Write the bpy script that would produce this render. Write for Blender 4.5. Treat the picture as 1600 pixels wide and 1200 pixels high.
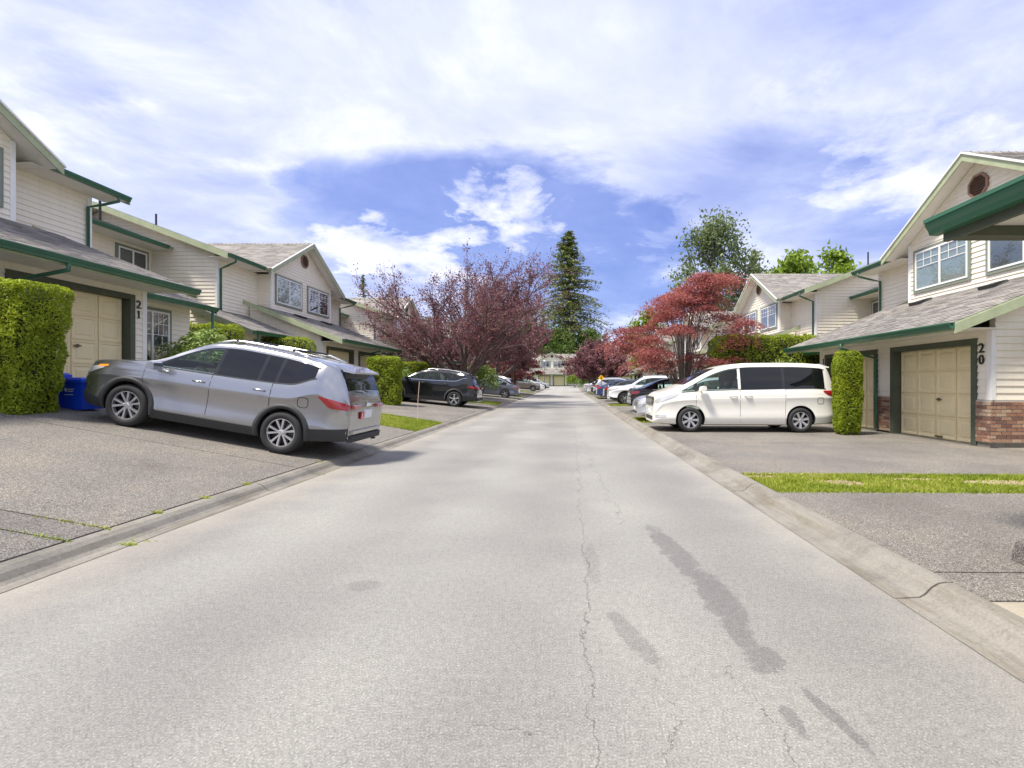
import bpy, bmesh, math, random
import numpy as np
from mathutils import Vector, Matrix

random.seed(7)
rng = np.random.default_rng(11)
R = math.radians
scene = bpy.context.scene
for o in list(bpy.data.objects):
    bpy.data.objects.remove(o)
COL = scene.collection

# ------------------------------------------------------------------ camera
CAM_H = 1.335
cam_d = bpy.data.cameras.new('camera')
cam = bpy.data.objects.new('camera', cam_d)
COL.objects.link(cam)
cam.location = (0, 0, CAM_H)
cam.rotation_euler = (R(90), 0, 0)
cam_d.sensor_width = 36
cam_d.lens = 17.0
cam_d.shift_x = -0.0531
cam_d.clip_start = 0.05
cam_d.clip_end = 3000
scene.camera = cam

# ------------------------------------------------------------------ world, sun, exposure
SUN_EL, SUN_AZ = 62.0, -120.0          # azimuth measured from +Y towards +X
w = bpy.data.worlds.new('World')
scene.world = w
w.use_nodes = True
nt = w.node_tree
nt.nodes.clear()


def N(tree, typ, **kw):
    n = tree.nodes.new(typ)
    for k, v in kw.items():
        if k == 'inp':
            for kk, vv in v.items():
                n.inputs[kk].default_value = vv
        else:
            setattr(n, k, v)
    return n


def M(tree, op, a, b=None, c=None, clamp=False):
    n = tree.nodes.new('ShaderNodeMath')
    n.operation = op
    n.use_clamp = clamp
    for i, v in enumerate((a, b, c)):
        if v is None:
            continue
        if isinstance(v, (int, float)):
            n.inputs[i].default_value = v
        else:
            tree.links.new(v, n.inputs[i])
    return n.outputs[0]


def ramp(tree, fac, stops):
    n = tree.nodes.new('ShaderNodeValToRGB')
    cr = n.color_ramp
    while len(cr.elements) < len(stops):
        cr.elements.new(0.5)
    for e, (p, c) in zip(cr.elements, stops):
        e.position = p
        e.color = (c[0], c[1], c[2], 1) if not isinstance(c, (int, float)) else (c, c, c, 1)
    tree.links.new(fac, n.inputs[0])
    return n.outputs[0]


def mixc(tree, fac, a, b, blend='MIX'):
    n = tree.nodes.new('ShaderNodeMix')
    n.data_type = 'RGBA'
    n.blend_type = blend
    for i, v in ((0, fac), (6, a), (7, b)):
        if isinstance(v, (int, float)):
            n.inputs[i].default_value = v
        elif isinstance(v, (tuple, list)):
            n.inputs[i].default_value = (v[0], v[1], v[2], 1)
        else:
            tree.links.new(v, n.inputs[i])
    return n.outputs[2]


def noise(tree, vec, scale, detail=4, rough=0.55, dist=0.0):
    n = N(tree, 'ShaderNodeTexNoise', inp={'Scale': scale, 'Detail': detail, 'Roughness': rough, 'Distortion': dist})
    if vec is not None:
        tree.links.new(vec, n.inputs['Vector'])
    return n.outputs[0]


sky = N(nt, 'ShaderNodeTexSky', sky_type='NISHITA', sun_disc=False, sun_elevation=R(SUN_EL), sun_rotation=R(SUN_AZ),
        air_density=1.0, dust_density=0.6, ozone_density=3.0, altitude=50)
tc = N(nt, 'ShaderNodeTexCoord')
sep = N(nt, 'ShaderNodeSeparateXYZ')
nt.links.new(tc.outputs['Generated'], sep.inputs[0])
zc = M(nt, 'ADD', M(nt, 'MAXIMUM', sep.outputs[2], 0.0), 0.16)
cmb = N(nt, 'ShaderNodeCombineXYZ')
nt.links.new(M(nt, 'DIVIDE', sep.outputs[0], zc), cmb.inputs[0])
nt.links.new(M(nt, 'DIVIDE', sep.outputs[1], zc), cmb.inputs[1])
cv = cmb.outputs[0]
n_big = noise(nt, cv, 0.55, 8, 0.58, 0.6)
n_puff = noise(nt, cv, 1.7, 9, 0.6, 0.3)
n_soft = noise(nt, cv, 0.28, 3, 0.5, 0.2)


def blob(dx, dz, rx, rz):
    # a soft patch of the sky around one direction (dx, 1, dz)
    X = M(nt, 'DIVIDE', sep.outputs[0], M(nt, 'MAXIMUM', sep.outputs[1], 0.05))
    Z = M(nt, 'DIVIDE', sep.outputs[2], M(nt, 'MAXIMUM', sep.outputs[1], 0.05))
    X = M(nt, 'ADD', X, M(nt, 'MULTIPLY', M(nt, 'SUBTRACT', n_puff, 0.5), 0.9))
    Z = M(nt, 'ADD', Z, M(nt, 'MULTIPLY', M(nt, 'SUBTRACT', n_big, 0.5), 0.5))
    a = M(nt, 'POWER', M(nt, 'DIVIDE', M(nt, 'SUBTRACT', X, dx), rx), 2.0)
    b = M(nt, 'POWER', M(nt, 'DIVIDE', M(nt, 'SUBTRACT', Z, dz), rz), 2.0)
    return M(nt, 'SUBTRACT', 1.0, M(nt, 'ADD', a, b), clamp=True)


def total(*a):
    r_ = a[0]
    for q_ in a[1:]:
        r_ = M(nt, 'ADD', r_, q_)
    return r_


def wt(v, k):
    return M(nt, 'MULTIPLY', v, k)


# thin veil of high cloud, opened where the blue shows
hole = total(wt(blob(-0.20, 0.37, 0.40, 0.14), 0.75), wt(blob(0.06, 0.22, 0.34, 0.15), 0.50), wt(blob(0.55, 0.40, 0.55, 0.16), 0.34), wt(blob(-0.75, 0.22, 0.5, 0.10), 0.20))
bright = wt(blob(-0.35, 0.62, 0.80, 0.26), 0.30)
cov = total(wt(n_big, 0.70), wt(n_puff, 0.45), wt(hole, -1.0), bright)
mask = ramp(nt, cov, [(0.14, 0.0), (0.34, 0.30), (0.52, 0.68), (0.74, 1.0)])
cl_shade = ramp(nt, total(wt(n_puff, 0.6), wt(n_soft, 0.4)), [(0.34, (1.75, 1.95, 3.1)), (0.47, (2.35, 2.50, 3.3)), (0.62, (3.4, 3.45, 3.7))])
deep = mixc(nt, ramp(nt, n_puff, [(0.35, 0.0), (0.65, 1.0)]), (0.48, 0.66, 1.85), (0.92, 1.12, 2.3))
blue = mixc(nt, 0.84, sky.outputs[0], deep)
skyc = mixc(nt, mask, blue, cl_shade)
# crisp cumulus edges round the blue opening and a few small puffs
n_cu = noise(nt, cv, 2.6, 12, 0.62, 0.25)
n_cu2 = noise(nt, cv, 6.0, 10, 0.62, 0.2)
near_open = total(wt(blob(-0.10, 0.36, 0.13, 0.09), 0.40), wt(blob(-0.32, 0.27, 0.17, 0.06), 0.55), wt(blob(0.82, 0.45, 0.30, 0.12), 0.40), wt(blob(-0.62, 0.42, 0.2, 0.05), 0.18), wt(blob(-1.0, 0.55, 0.2, 0.06), 0.18))
cu = total(wt(n_cu, 0.8), wt(n_cu2, 0.3), near_open)
cum = ramp(nt, cu, [(0.65, 0.0), (0.80, 0.5), (1.0, 0.9)])
cu_col = ramp(nt, total(wt(n_cu2, 0.6), wt(n_cu, 0.4)), [(0.36, (2.3, 2.45, 3.2)), (0.60, (3.6, 3.6, 3.75))])
skyc = mixc(nt, wt(cum, 0.9), skyc, cu_col)
bg = N(nt, 'ShaderNodeBackground', inp={'Strength': 0.105})
nt.links.new(skyc, bg.inputs[0])
wo = N(nt, 'ShaderNodeOutputWorld')
nt.links.new(bg.outputs[0], wo.inputs[0])

sun_d = bpy.data.lights.new('sun', 'SUN')
sun_d.energy = 2.0
sun_d.angle = R(10)
sun_d.color = (1.0, 0.94, 0.84)
sun = bpy.data.objects.new('sun', sun_d)
COL.objects.link(sun)
sdir = Vector((math.cos(R(SUN_EL)) * math.sin(R(SUN_AZ)), math.cos(R(SUN_EL)) * math.cos(R(SUN_AZ)), math.sin(R(SUN_EL))))
sun.rotation_euler = sdir.to_track_quat('Z', 'Y').to_euler()
sun.location = sdir * 60

scene.view_settings.view_transform = 'Standard'
scene.view_settings.look = 'None'
scene.view_settings.exposure = 1.80
scene.view_settings.gamma = 1.0
scene.render.resolution_x, scene.render.resolution_y = 1024, 768

# ------------------------------------------------------------------ materials
MATS = {}


def newmat(name):
    m = bpy.data.materials.new(name)
    m.use_nodes = True
    t = m.node_tree
    b = t.nodes['Principled BSDF']
    MATS[name] = m
    return m, t, b


def geo_pos(t):
    return N(t, 'ShaderNodeNewGeometry').outputs['Position']


def obj_pos(t):
    return N(t, 'ShaderNodeTexCoord').outputs['Object']


def bump(t, b, h, strength=0.3, dist=0.01):
    n = N(t, 'ShaderNodeBump', inp={'Strength': strength, 'Distance': dist})
    t.links.new(h, n.inputs['Height'])
    t.links.new(n.outputs[0], b.inputs['Normal'])


def mat(name, col, rough=0.5, metal=0.0, var=0.0, vscale=3.0, bscale=0, bstr=0.15, coat=0.0, spec=0.5):
    m, t, b = newmat(name)
    b.inputs['Roughness'].default_value = rough
    b.inputs['Metallic'].default_value = metal
    b.inputs['Coat Weight'].default_value = coat
    b.inputs['Coat Roughness'].default_value = 0.04
    b.inputs['Specular IOR Level'].default_value = spec
    b.inputs['Base Color'].default_value = (*col, 1)
    if var:
        p = geo_pos(t)
        n = noise(t, p, vscale, 5, 0.6)
        c = ramp(t, n, [(0.25, tuple(x * (1 - var) for x in col)), (0.5, col), (0.75, tuple(min(1, x * (1 + var)) for x in col))])
        t.links.new(c, b.inputs['Base Color'])
    if bscale:
        bump(t, b, noise(t, geo_pos(t), bscale, 3), bstr, 0.01)
    return m


# road asphalt: speckled, cracked, stained
def asphalt():
    m, t, b = newmat('asphalt')
    p = geo_pos(t)
    fine = noise(t, p, 105, 4, 0.8)
    mid = noise(t, p, 26, 4, 0.7)
    big = noise(t, p, 0.55, 4, 0.55)
    c = ramp(t, fine, [(0.30, (0.060, 0.058, 0.053)), (0.45, (0.185, 0.178, 0.163)), (0.56, (0.27, 0.26, 0.238)), (0.68, (0.58, 0.565, 0.52))])
    c = mixc(t, 0.35, c, ramp(t, mid, [(0.3, (0.14, 0.135, 0.125)), (0.7, (0.35, 0.34, 0.315))]))
    c = mixc(t, 1.0, c, ramp(t, big, [(0.3, (0.86, 0.85, 0.85)), (0.7, (1.10, 1.09, 1.06))]), 'MULTIPLY')
    s = N(t, 'ShaderNodeSeparateXYZ')
    t.links.new(p, s.inputs[0])
    X, Y = s.outputs[0], s.outputs[1]
    wob = noise(t, p, 2.2, 6, 0.65)
    trk = M(t, 'COSINE', M(t, 'MULTIPLY', M(t, 'ADD', X, M(t, 'ADD', 0.75, M(t, 'MULTIPLY', wob, 0.5))), 4.0))
    c = mixc(t, 1.0, c, ramp(t, M(t, 'ADD', M(t, 'MULTIPLY', trk, 0.3), M(t, 'MULTIPLY', big, 0.8)), [(0.1, (0.93, 0.92, 0.92)), (0.75, (1.07, 1.07, 1.06))]), 'MULTIPLY')
    wob2 = noise(t, p, 5.5, 5, 0.7)
    # long cracks running along the lane
    def crack(x0, slope, amp, width, y0, y1):
        line = M(t, 'ADD', M(t, 'ADD', x0, M(t, 'MULTIPLY', Y, slope)), M(t, 'MULTIPLY', M(t, 'SUBTRACT', wob, 0.5), amp))
        d = M(t, 'ABSOLUTE', M(t, 'SUBTRACT', X, line))
        on = M(t, 'LESS_THAN', d, M(t, 'MULTIPLY', wob2, width))
        g = M(t, 'MULTIPLY', M(t, 'GREATER_THAN', Y, y0), M(t, 'LESS_THAN', Y, y1))
        return M(t, 'MULTIPLY', on, g)
    ck = crack(0.085, 0.012, 0.35, 0.0065, 0.0, 15.0)
    ck = M(t, 'MAXIMUM', ck, crack(0.62, -0.02, 0.6, 0.008, 4.6, 13.0))
    ck = M(t, 'MAXIMUM', ck, crack(0.42, 0.0, 0.5, 0.004, 0.8, 2.2))
    ck = M(t, 'MAXIMUM', ck, crack(0.75, 0.02, 0.5, 0.005, 0.8, 2.3))
    # one crack across the near lane
    lx = M(t, 'ADD', 1.86, M(t, 'MULTIPLY', M(t, 'SUBTRACT', wob, 0.5), 0.5))
    dx = M(t, 'LESS_THAN', M(t, 'ABSOLUTE', M(t, 'SUBTRACT', Y, lx)), M(t, 'MULTIPLY', wob2, 0.005))
    gx = M(t, 'MULTIPLY', M(t, 'GREATER_THAN', X, -0.55), M(t, 'LESS_THAN', X, -0.08))
    ck = M(t, 'MAXIMUM', ck, M(t, 'MULTIPLY', dx, gx))
    c = mixc(t, 1.0, c, (0.985, 1.0, 1.01), 'MULTIPLY')
    c = mixc(t, M(t, 'MULTIPLY', ck, 0.6), c, (0.05, 0.048, 0.045))
    # damp / oil stains with their own outline
    edge = M(t, 'MULTIPLY', M(t, 'SUBTRACT', noise(t, p, 7.0, 10, 0.85), 0.5), 4.0)
    def stain(cx, cy, rx, ry, sh, a):
        xx = M(t, 'SUBTRACT', M(t, 'SUBTRACT', X, cx), M(t, 'MULTIPLY', M(t, 'SUBTRACT', Y, cy), sh))
        q = M(t, 'ADD', M(t, 'POWER', M(t, 'DIVIDE', xx, rx), 2.0), M(t, 'POWER', M(t, 'DIVIDE', M(t, 'SUBTRACT', Y, cy), ry), 2.0))
        v = M(t, 'ADD', M(t, 'SUBTRACT', 1.0, q), edge)
        return M(t, 'MULTIPLY', ramp(t, v, [(0.18, 0.0), (0.50, 1.0)]), a)
    st = M(t, 'MAXIMUM', stain(0.86, 3.85, 0.125, 0.85, -0.10, 0.70), stain(0.945, 3.0, 0.13, 0.55, 0.0, 0.74))
    for a in ((0.93, 2.62, 0.075, 0.34, 0.0, 0.7), (0.95, 2.36, 0.11, 0.16, 0.0, 0.72), (0.35, 2.55, 0.075, 0.33, -0.30, 0.6), (1.07, 1.95, 0.035, 0.22, -0.2, 0.75),
              (0.90, 1.93, 0.04, 0.12, 0, 0.68), (0.19, 3.6, 0.07, 0.45, 0.0, 0.30), (-1.35, 3.2, 0.13, 0.10, 0, 0.40), (-2.6, 9.5, 0.5, 0.5, 0, 0.2)):
        st = M(t, 'MAXIMUM', st, stain(*a))
    c = mixc(t, st, c, mixc(t, 0.85, c, (0.50, 0.49, 0.52), 'MULTIPLY'))
    # dirt washed along both edges
    nl = M(t, 'ADD', M(t, 'MULTIPLY', wob, 0.9), -0.45)
    el = M(t, 'ADD', M(t, 'SUBTRACT', -3.05, X), nl)
    er = M(t, 'ADD', M(t, 'SUBTRACT', X, 1.75), nl)
    ed = M(t, 'MAXIMUM', ramp(t, el, [(0.0, 0.0), (0.6, 0.5)]), ramp(t, er, [(0.0, 0.0), (0.5, 0.4)]))
    c = mixc(t, ed, c, (0.34, 0.305, 0.245))
    # older surface beyond a seam across the road
    seam = M(t, 'GREATER_THAN', M(t, 'ADD', Y, M(t, 'MULTIPLY', X, -0.9)), 30.0)
    c = mixc(t, M(t, 'MULTIPLY', seam, 0.35), c, (0.42, 0.40, 0.375))
    t.links.new(c, b.inputs['Base Color'])
    b.inputs['Roughness'].default_value = 0.85
    bump(t, b, M(t, 'ADD', fine, M(t, 'MULTIPLY', mid, 0.6)), 0.5, 0.006)
    return m


def aggregate(name, tint=(1, 1, 1)):
    m, t, b = newmat(name)
    p = geo_pos(t)
    v = N(t, 'ShaderNodeTexVoronoi', inp={'Scale': 150.0, 'Randomness': 1.0})
    t.links.new(p, v.inputs['Vector'])
    s = N(t, 'ShaderNodeSeparateColor')
    t.links.new(v.outputs['Color'], s.inputs[0])
    c = ramp(t, s.outputs[0], [(0.05, (0.105, 0.097, 0.09)), (0.4, (0.215, 0.195, 0.178)), (0.7, (0.295, 0.265, 0.238)), (0.95, (0.50, 0.465, 0.42))])
    d = ramp(t, v.outputs['Distance'], [(0.25, 1.0), (0.62, 0.45)])
    c = mixc(t, 0.8, c, d, 'MULTIPLY')
    big = noise(t, p, 0.7, 5, 0.6)
    c = mixc(t, 1.0, c, ramp(t, big, [(0.28, (0.78, 0.76, 0.74)), (0.5, (1, 1, 1)), (0.72, (1.30, 1.24, 1.15))]), 'MULTIPLY')
    c = mixc(t, 1.0, c, tint, 'MULTIPLY')
    t.links.new(c, b.inputs['Base Color'])
    b.inputs['Roughness'].default_value = 0.8
    bump(t, b, v.outputs['Distance'], 0.5, -0.006)
    return m


def concrete(name, col, blotch=0.3):
    m, t, b = newmat(name)
    p = geo_pos(t)
    n1 = noise(t, p, 1.6, 6, 0.65)
    n2 = noise(t, p, 60, 3, 0.7)
    c = ramp(t, n1, [(0.28, tuple(x * (1 - blotch) for x in col)), (0.5, col), (0.74, tuple(x * 1.15 for x in col))])
    c = mixc(t, 0.6, c, ramp(t, n2, [(0.3, (0.72, 0.70, 0.68)), (0.7, (1.18, 1.17, 1.15))]), 'MULTIPLY')
    t.links.new(c, b.inputs['Base Color'])
    b.inputs['Roughness'].default_value = 0.85
    if name == 'kerb_concrete':
        mp = N(t, 'ShaderNodeMapping')
        mp.inputs['Scale'].default_value = (7.0, 0.8, 3.0)
        t.links.new(p, mp.inputs[0])
        g = noise(t, mp.outputs[0], 1.0, 8, 0.75)
        c2 = mixc(t, ramp(t, g, [(0.50, 0.0), (0.68, 0.75)]), c, (0.13, 0.105, 0.065))
        crk = noise(t, p, 3.0, 8, 0.7)
        c2 = mixc(t, ramp(t, M(t, 'ABSOLUTE', M(t, 'SUBTRACT', crk, 0.5)), [(0.0, 0.6), (0.006, 0.0)]), c2, (0.07, 0.06, 0.045))
        t.links.new(c2, b.inputs['Base Color'])
    bump(t, b, n2, 0.35, 0.006)
    return m


def shingle():
    m, t, b = newmat('asphalt_shingle')
    p = obj_pos(t)
    mp = N(t, 'ShaderNodeMapping')
    mp.inputs['Scale'].default_value = (3.2, 3.2, 15.0)
    t.links.new(p, mp.inputs[0])
    wn = N(t, 'ShaderNodeTexVoronoi', inp={'Scale': 1.0})
    t.links.new(mp.outputs[0], wn.inputs['Vector'])
    s = N(t, 'ShaderNodeSeparateColor')
    t.links.new(wn.outputs['Color'], s.inputs[0])
    c = ramp(t, s.outputs[0], [(0.0, (0.16, 0.15, 0.138)), (0.5, (0.235, 0.22, 0.20)), (1.0, (0.325, 0.305, 0.28))])
    g = noise(t, p, 120, 2, 0.7)
    c = mixc(t, 0.7, c, ramp(t, g, [(0.3, (0.7, 0.7, 0.7)), (0.7, (1.25, 1.24, 1.22))]), 'MULTIPLY')
    big = noise(t, p, 0.5, 4)
    c = mixc(t, 1.0, c, ramp(t, big, [(0.3, (0.88, 0.88, 0.9)), (0.7, (1.1, 1.08, 1.05))]), 'MULTIPLY')
    t.links.new(c, b.inputs['Base Color'])
    b.inputs['Roughness'].default_value = 0.9
    bump(t, b, g, 0.4, 0.005)
    return m


def siding_mat(name, col):
    m, t, b = newmat(name)
    p = geo_pos(t)
    n1 = noise(t, p, 0.9, 5, 0.6)
    mp = N(t, 'ShaderNodeMapping')
    mp.inputs['Scale'].default_value = (9, 9, 0.6)
    t.links.new(p, mp.inputs[0])
    n2 = noise(t, mp.outputs[0], 1.0, 4, 0.6)
    c = ramp(t, n1, [(0.3, tuple(x * 0.95 for x in col)), (0.7, tuple(x * 1.03 for x in col))])
    c = mixc(t, 0.5, c, ramp(t, n2, [(0.25, (0.90, 0.885, 0.86)), (0.6, (1, 1, 1))]), 'MULTIPLY')
    t.links.new(c, b.inputs['Base Color'])
    b.inputs['Roughness'].default_value = 0.55
    return m


def leaf_mat(name, stops, scale=5.0, transl=0.35, rough=0.55):
    m = bpy.data.materials.new(name)
    m.use_nodes = True
    t = m.node_tree
    t.nodes.clear()
    p = geo_pos(t)
    n1 = noise(t, p, scale, 3, 0.7)
    n0 = noise(t, p, scale * 0.3, 3, 0.6)
    n2 = noise(t, p, scale * 9, 2, 0.8)
    f = M(t, 'ADD', M(t, 'ADD', M(t, 'MULTIPLY', n1, 0.4), M(t, 'MULTIPLY', n0, 0.3)), M(t, 'MULTIPLY', n2, 0.35))
    c = ramp(t, f, stops)
    b = N(t, 'ShaderNodeBsdfPrincipled', inp={'Roughness': rough, 'Specular IOR Level': 0.35})
    t.links.new(c, b.inputs['Base Color'])
    tr = N(t, 'ShaderNodeBsdfTranslucent')
    t.links.new(c, tr.inputs[0])
    mx = N(t, 'ShaderNodeMixShader', inp={0: transl})
    t.links.new(b.outputs[0], mx.inputs[1])
    t.links.new(tr.outputs[0], mx.inputs[2])
    o = N(t, 'ShaderNodeOutputMaterial')
    t.links.new(mx.outputs[0], o.inputs[0])
    MATS[name] = m
    return m


def glass_mat(name, tint, refl):
    m = bpy.data.materials.new(name)
    m.use_nodes = True
    t = m.node_tree
    t.nodes.clear()
    tr = N(t, 'ShaderNodeBsdfTransparent', inp={0: (*tint, 1)})
    gl = N(t, 'ShaderNodeBsdfGlossy', inp={'Roughness': 0.015, 'Color': (1, 1, 1, 1)})
    fr = N(t, 'ShaderNodeLayerWeight', inp={'Blend': 0.5})
    f = M(t, 'ADD', M(t, 'MULTIPLY', M(t, 'POWER', fr.outputs['Facing'], 3.5), 0.85), refl + 0.04, clamp=True)
    mx = N(t, 'ShaderNodeMixShader')
    t.links.new(f, mx.inputs[0])
    t.links.new(tr.outputs[0], mx.inputs[1])
    t.links.new(gl.outputs[0], mx.inputs[2])
    o = N(t, 'ShaderNodeOutputMaterial')
    t.links.new(mx.outputs[0], o.inputs[0])
    MATS[name] = m
    return m


asphalt()
aggregate('exposed_aggregate', (0.90, 0.905, 0.865))
aggregate('exposed_aggregate_dark', (0.76, 0.76, 0.75))
concrete('kerb_concrete', (0.225, 0.212, 0.182), 0.45)
concrete('pad_concrete', (0.33, 0.295, 0.23), 0.25)
mat('joint_dark', (0.035, 0.033, 0.03), 0.95)
mat('earth', (0.30, 0.235, 0.14), 0.95, var=0.4, vscale=1.5, bscale=20)
mat('far_ground', (0.10, 0.13, 0.05), 0.95, var=0.4, vscale=0.4, bscale=8)
shingle()
siding_mat('cream_siding', (0.85, 0.785, 0.655))
mat('white_vinyl', (0.80, 0.785, 0.75), 0.4, var=0.04)
mat('soffit', (0.78, 0.74, 0.67), 0.6, var=0.05)
mat('rake_green', (0.37, 0.41, 0.25), 0.6, var=0.18, vscale=2.5)
mat('gutter_green', (0.035, 0.125, 0.070), 0.35, var=0.15, vscale=1.2)
mat('trim_olive', (0.075, 0.088, 0.060), 0.6, var=0.15)
mat('window_trim', (0.20, 0.23, 0.18), 0.6, var=0.1)
mat('garage_beige', (0.82, 0.70, 0.43), 0.55, var=0.06, vscale=2.0)
mat('vent_brown', (0.12, 0.065, 0.04), 0.7)
mat('vent_slat', (0.28, 0.17, 0.12), 0.6)
mat('digit_black', (0.012, 0.012, 0.012), 0.4)
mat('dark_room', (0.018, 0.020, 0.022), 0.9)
mat('curtain', (0.62, 0.63, 0.61), 0.9, var=0.06, vscale=5)
mat('blind', (0.62, 0.62, 0.60), 0.6)
mat('brick_a', (0.27, 0.135, 0.085), 0.85, var=0.35, vscale=30, bscale=90)
mat('brick_b', (0.34, 0.20, 0.13), 0.85, var=0.35, vscale=30, bscale=90)
mat('brick_c', (0.17, 0.085, 0.06), 0.85, var=0.35, vscale=30, bscale=90)
mat('brick_d', (0.40, 0.29, 0.20), 0.85, var=0.3, vscale=30, bscale=90)
mat('mortar', (0.45, 0.41, 0.36), 0.95)
glass_mat('house_glass', (0.80, 0.85, 0.84), 0.06)
mat('rust_metal', (0.18, 0.13, 0.09), 0.6, 0.6)

leaf_mat('cedar_leaf', [(0.22, (0.12, 0.085, 0.03)), (0.33, (0.085, 0.125, 0.012)), (0.46, (0.25, 0.33, 0.022)), (0.58, (0.39, 0.47, 0.032)), (0.72, (0.55, 0.60, 0.06))], 4.0, 0.45)
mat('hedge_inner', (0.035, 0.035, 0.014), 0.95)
leaf_mat('rhodo_leaf', [(0.30, (0.09, 0.15, 0.025)), (0.5, (0.25, 0.36, 0.07)), (0.7, (0.50, 0.56, 0.24))], 5.0, 0.25)
leaf_mat('plum_leaf', [(0.30, (0.06, 0.022, 0.032)), (0.43, (0.155, 0.055, 0.075)), (0.55, (0.25, 0.115, 0.125)), (0.64, (0.29, 0.20, 0.12)), (0.76, (0.40, 0.32, 0.19))], 1.2, 0.4)
leaf_mat('maple_leaf', [(0.28, (0.075, 0.020, 0.032)), (0.42, (0.20, 0.055, 0.060)), (0.54, (0.38, 0.12, 0.105)), (0.70, (0.55, 0.25, 0.19))], 1.1, 0.4)
leaf_mat('poplar_leaf', [(0.3, (0.06, 0.09, 0.03)), (0.5, (0.16, 0.21, 0.085)), (0.7, (0.32, 0.37, 0.18))], 0.6, 0.35)
leaf_mat('lime_leaf', [(0.3, (0.08, 0.14, 0.015)), (0.5, (0.20, 0.30, 0.03)), (0.7, (0.38, 0.45, 0.06))], 0.8, 0.4)
leaf_mat('green_leaf', [(0.3, (0.035, 0.065, 0.012)), (0.5, (0.09, 0.155, 0.025)), (0.7, (0.19, 0.27, 0.05))], 0.5, 0.35)
leaf_mat('fir_leaf', [(0.3, (0.05, 0.075, 0.02)), (0.5, (0.15, 0.19, 0.05)), (0.7, (0.30, 0.33, 0.10))], 0.5, 0.25)
leaf_mat('grass_blade', [(0.28, (0.085, 0.13, 0.012)), (0.46, (0.21, 0.285, 0.022)), (0.58, (0.35, 0.40, 0.05)), (0.70, (0.50, 0.44, 0.17))], 1.6, 0.35)
mat('bark_dark', (0.13, 0.095, 0.085), 0.9, var=0.4, vscale=6, bscale=25, bstr=0.4)
mat('bark_grey', (0.16, 0.14, 0.12), 0.9, var=0.4, vscale=6, bscale=25, bstr=0.4)

# cars
mat('paint_silver', (0.37, 0.375, 0.39), 0.2, 0.9, coat=0.8)
mat('paint_pearl', (0.80, 0.775, 0.695), 0.30, 0.0, coat=0.8)
mat('paint_white', (0.80, 0.81, 0.83), 0.3, 0.0, coat=0.8)
mat('paint_black', (0.010, 0.011, 0.014), 0.22, 0.2, coat=1.0)
mat('paint_greyblue', (0.17, 0.19, 0.235), 0.3, 0.6, coat=0.8)
mat('paint_taupe', (0.20, 0.175, 0.15), 0.3, 0.6, coat=0.8)
mat('paint_blue', (0.035, 0.065, 0.18), 0.28, 0.4, coat=0.9)
mat('paint_graphite', (0.07, 0.075, 0.085), 0.28, 0.5, coat=0.9)
mat('paint_lightsilver', (0.55, 0.565, 0.59), 0.3, 0.6, coat=0.8)
mat('plastic_dark', (0.030, 0.031, 0.033), 0.6, bscale=150, bstr=0.08)
mat('plastic_gloss', (0.008, 0.008, 0.009), 0.12, coat=0.5)
mat('tyre_rubber', (0.022, 0.022, 0.022), 0.75, bscale=60, bstr=0.1)
mat('well_dark', (0.008, 0.008, 0.008), 0.95)
mat('alloy', (0.62, 0.62, 0.63), 0.28, 0.85)
mat('alloy_dark', (0.06, 0.06, 0.065), 0.4, 0.6)
mat('chrome', (0.75, 0.75, 0.76), 0.12, 1.0)
mat('car_glass', (0.006, 0.007, 0.009), 0.03, 0.0, coat=0.0, spec=0.5)
glass_mat('car_glass_clear', (0.72, 0.84, 0.77), 0.0)
mat('car_seat', (0.24, 0.235, 0.225), 0.8, var=0.15)
mat('lamp_red', (0.34, 0.014, 0.016), 0.12, coat=1.0)
mat('lamp_clear', (0.55, 0.55, 0.54), 0.15, 0.3, coat=1.0)
mat('lamp_amber', (0.75, 0.26, 0.02), 0.2, coat=1.0)
mat('plate_white', (0.72, 0.75, 0.80), 0.35, var=0.12, vscale=26)
mat('learner_red', (0.62, 0.035, 0.03), 0.4)
mat('bin_blue', (0.006, 0.055, 0.56), 0.38, var=0.08)
mat('print_white', (0.82, 0.82, 0.84), 0.5)
mat('sign_yellow', (0.85, 0.47, 0.012), 0.4)
mat('post_wood', (0.20, 0.145, 0.10), 0.85, var=0.3, vscale=9)
mat('lamp_black', (0.015, 0.015, 0.016), 0.45)
mat('globe_white', (0.82, 0.82, 0.80), 0.3)
mat('stake_orange', (0.75, 0.55, 0.38), 0.5)


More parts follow.
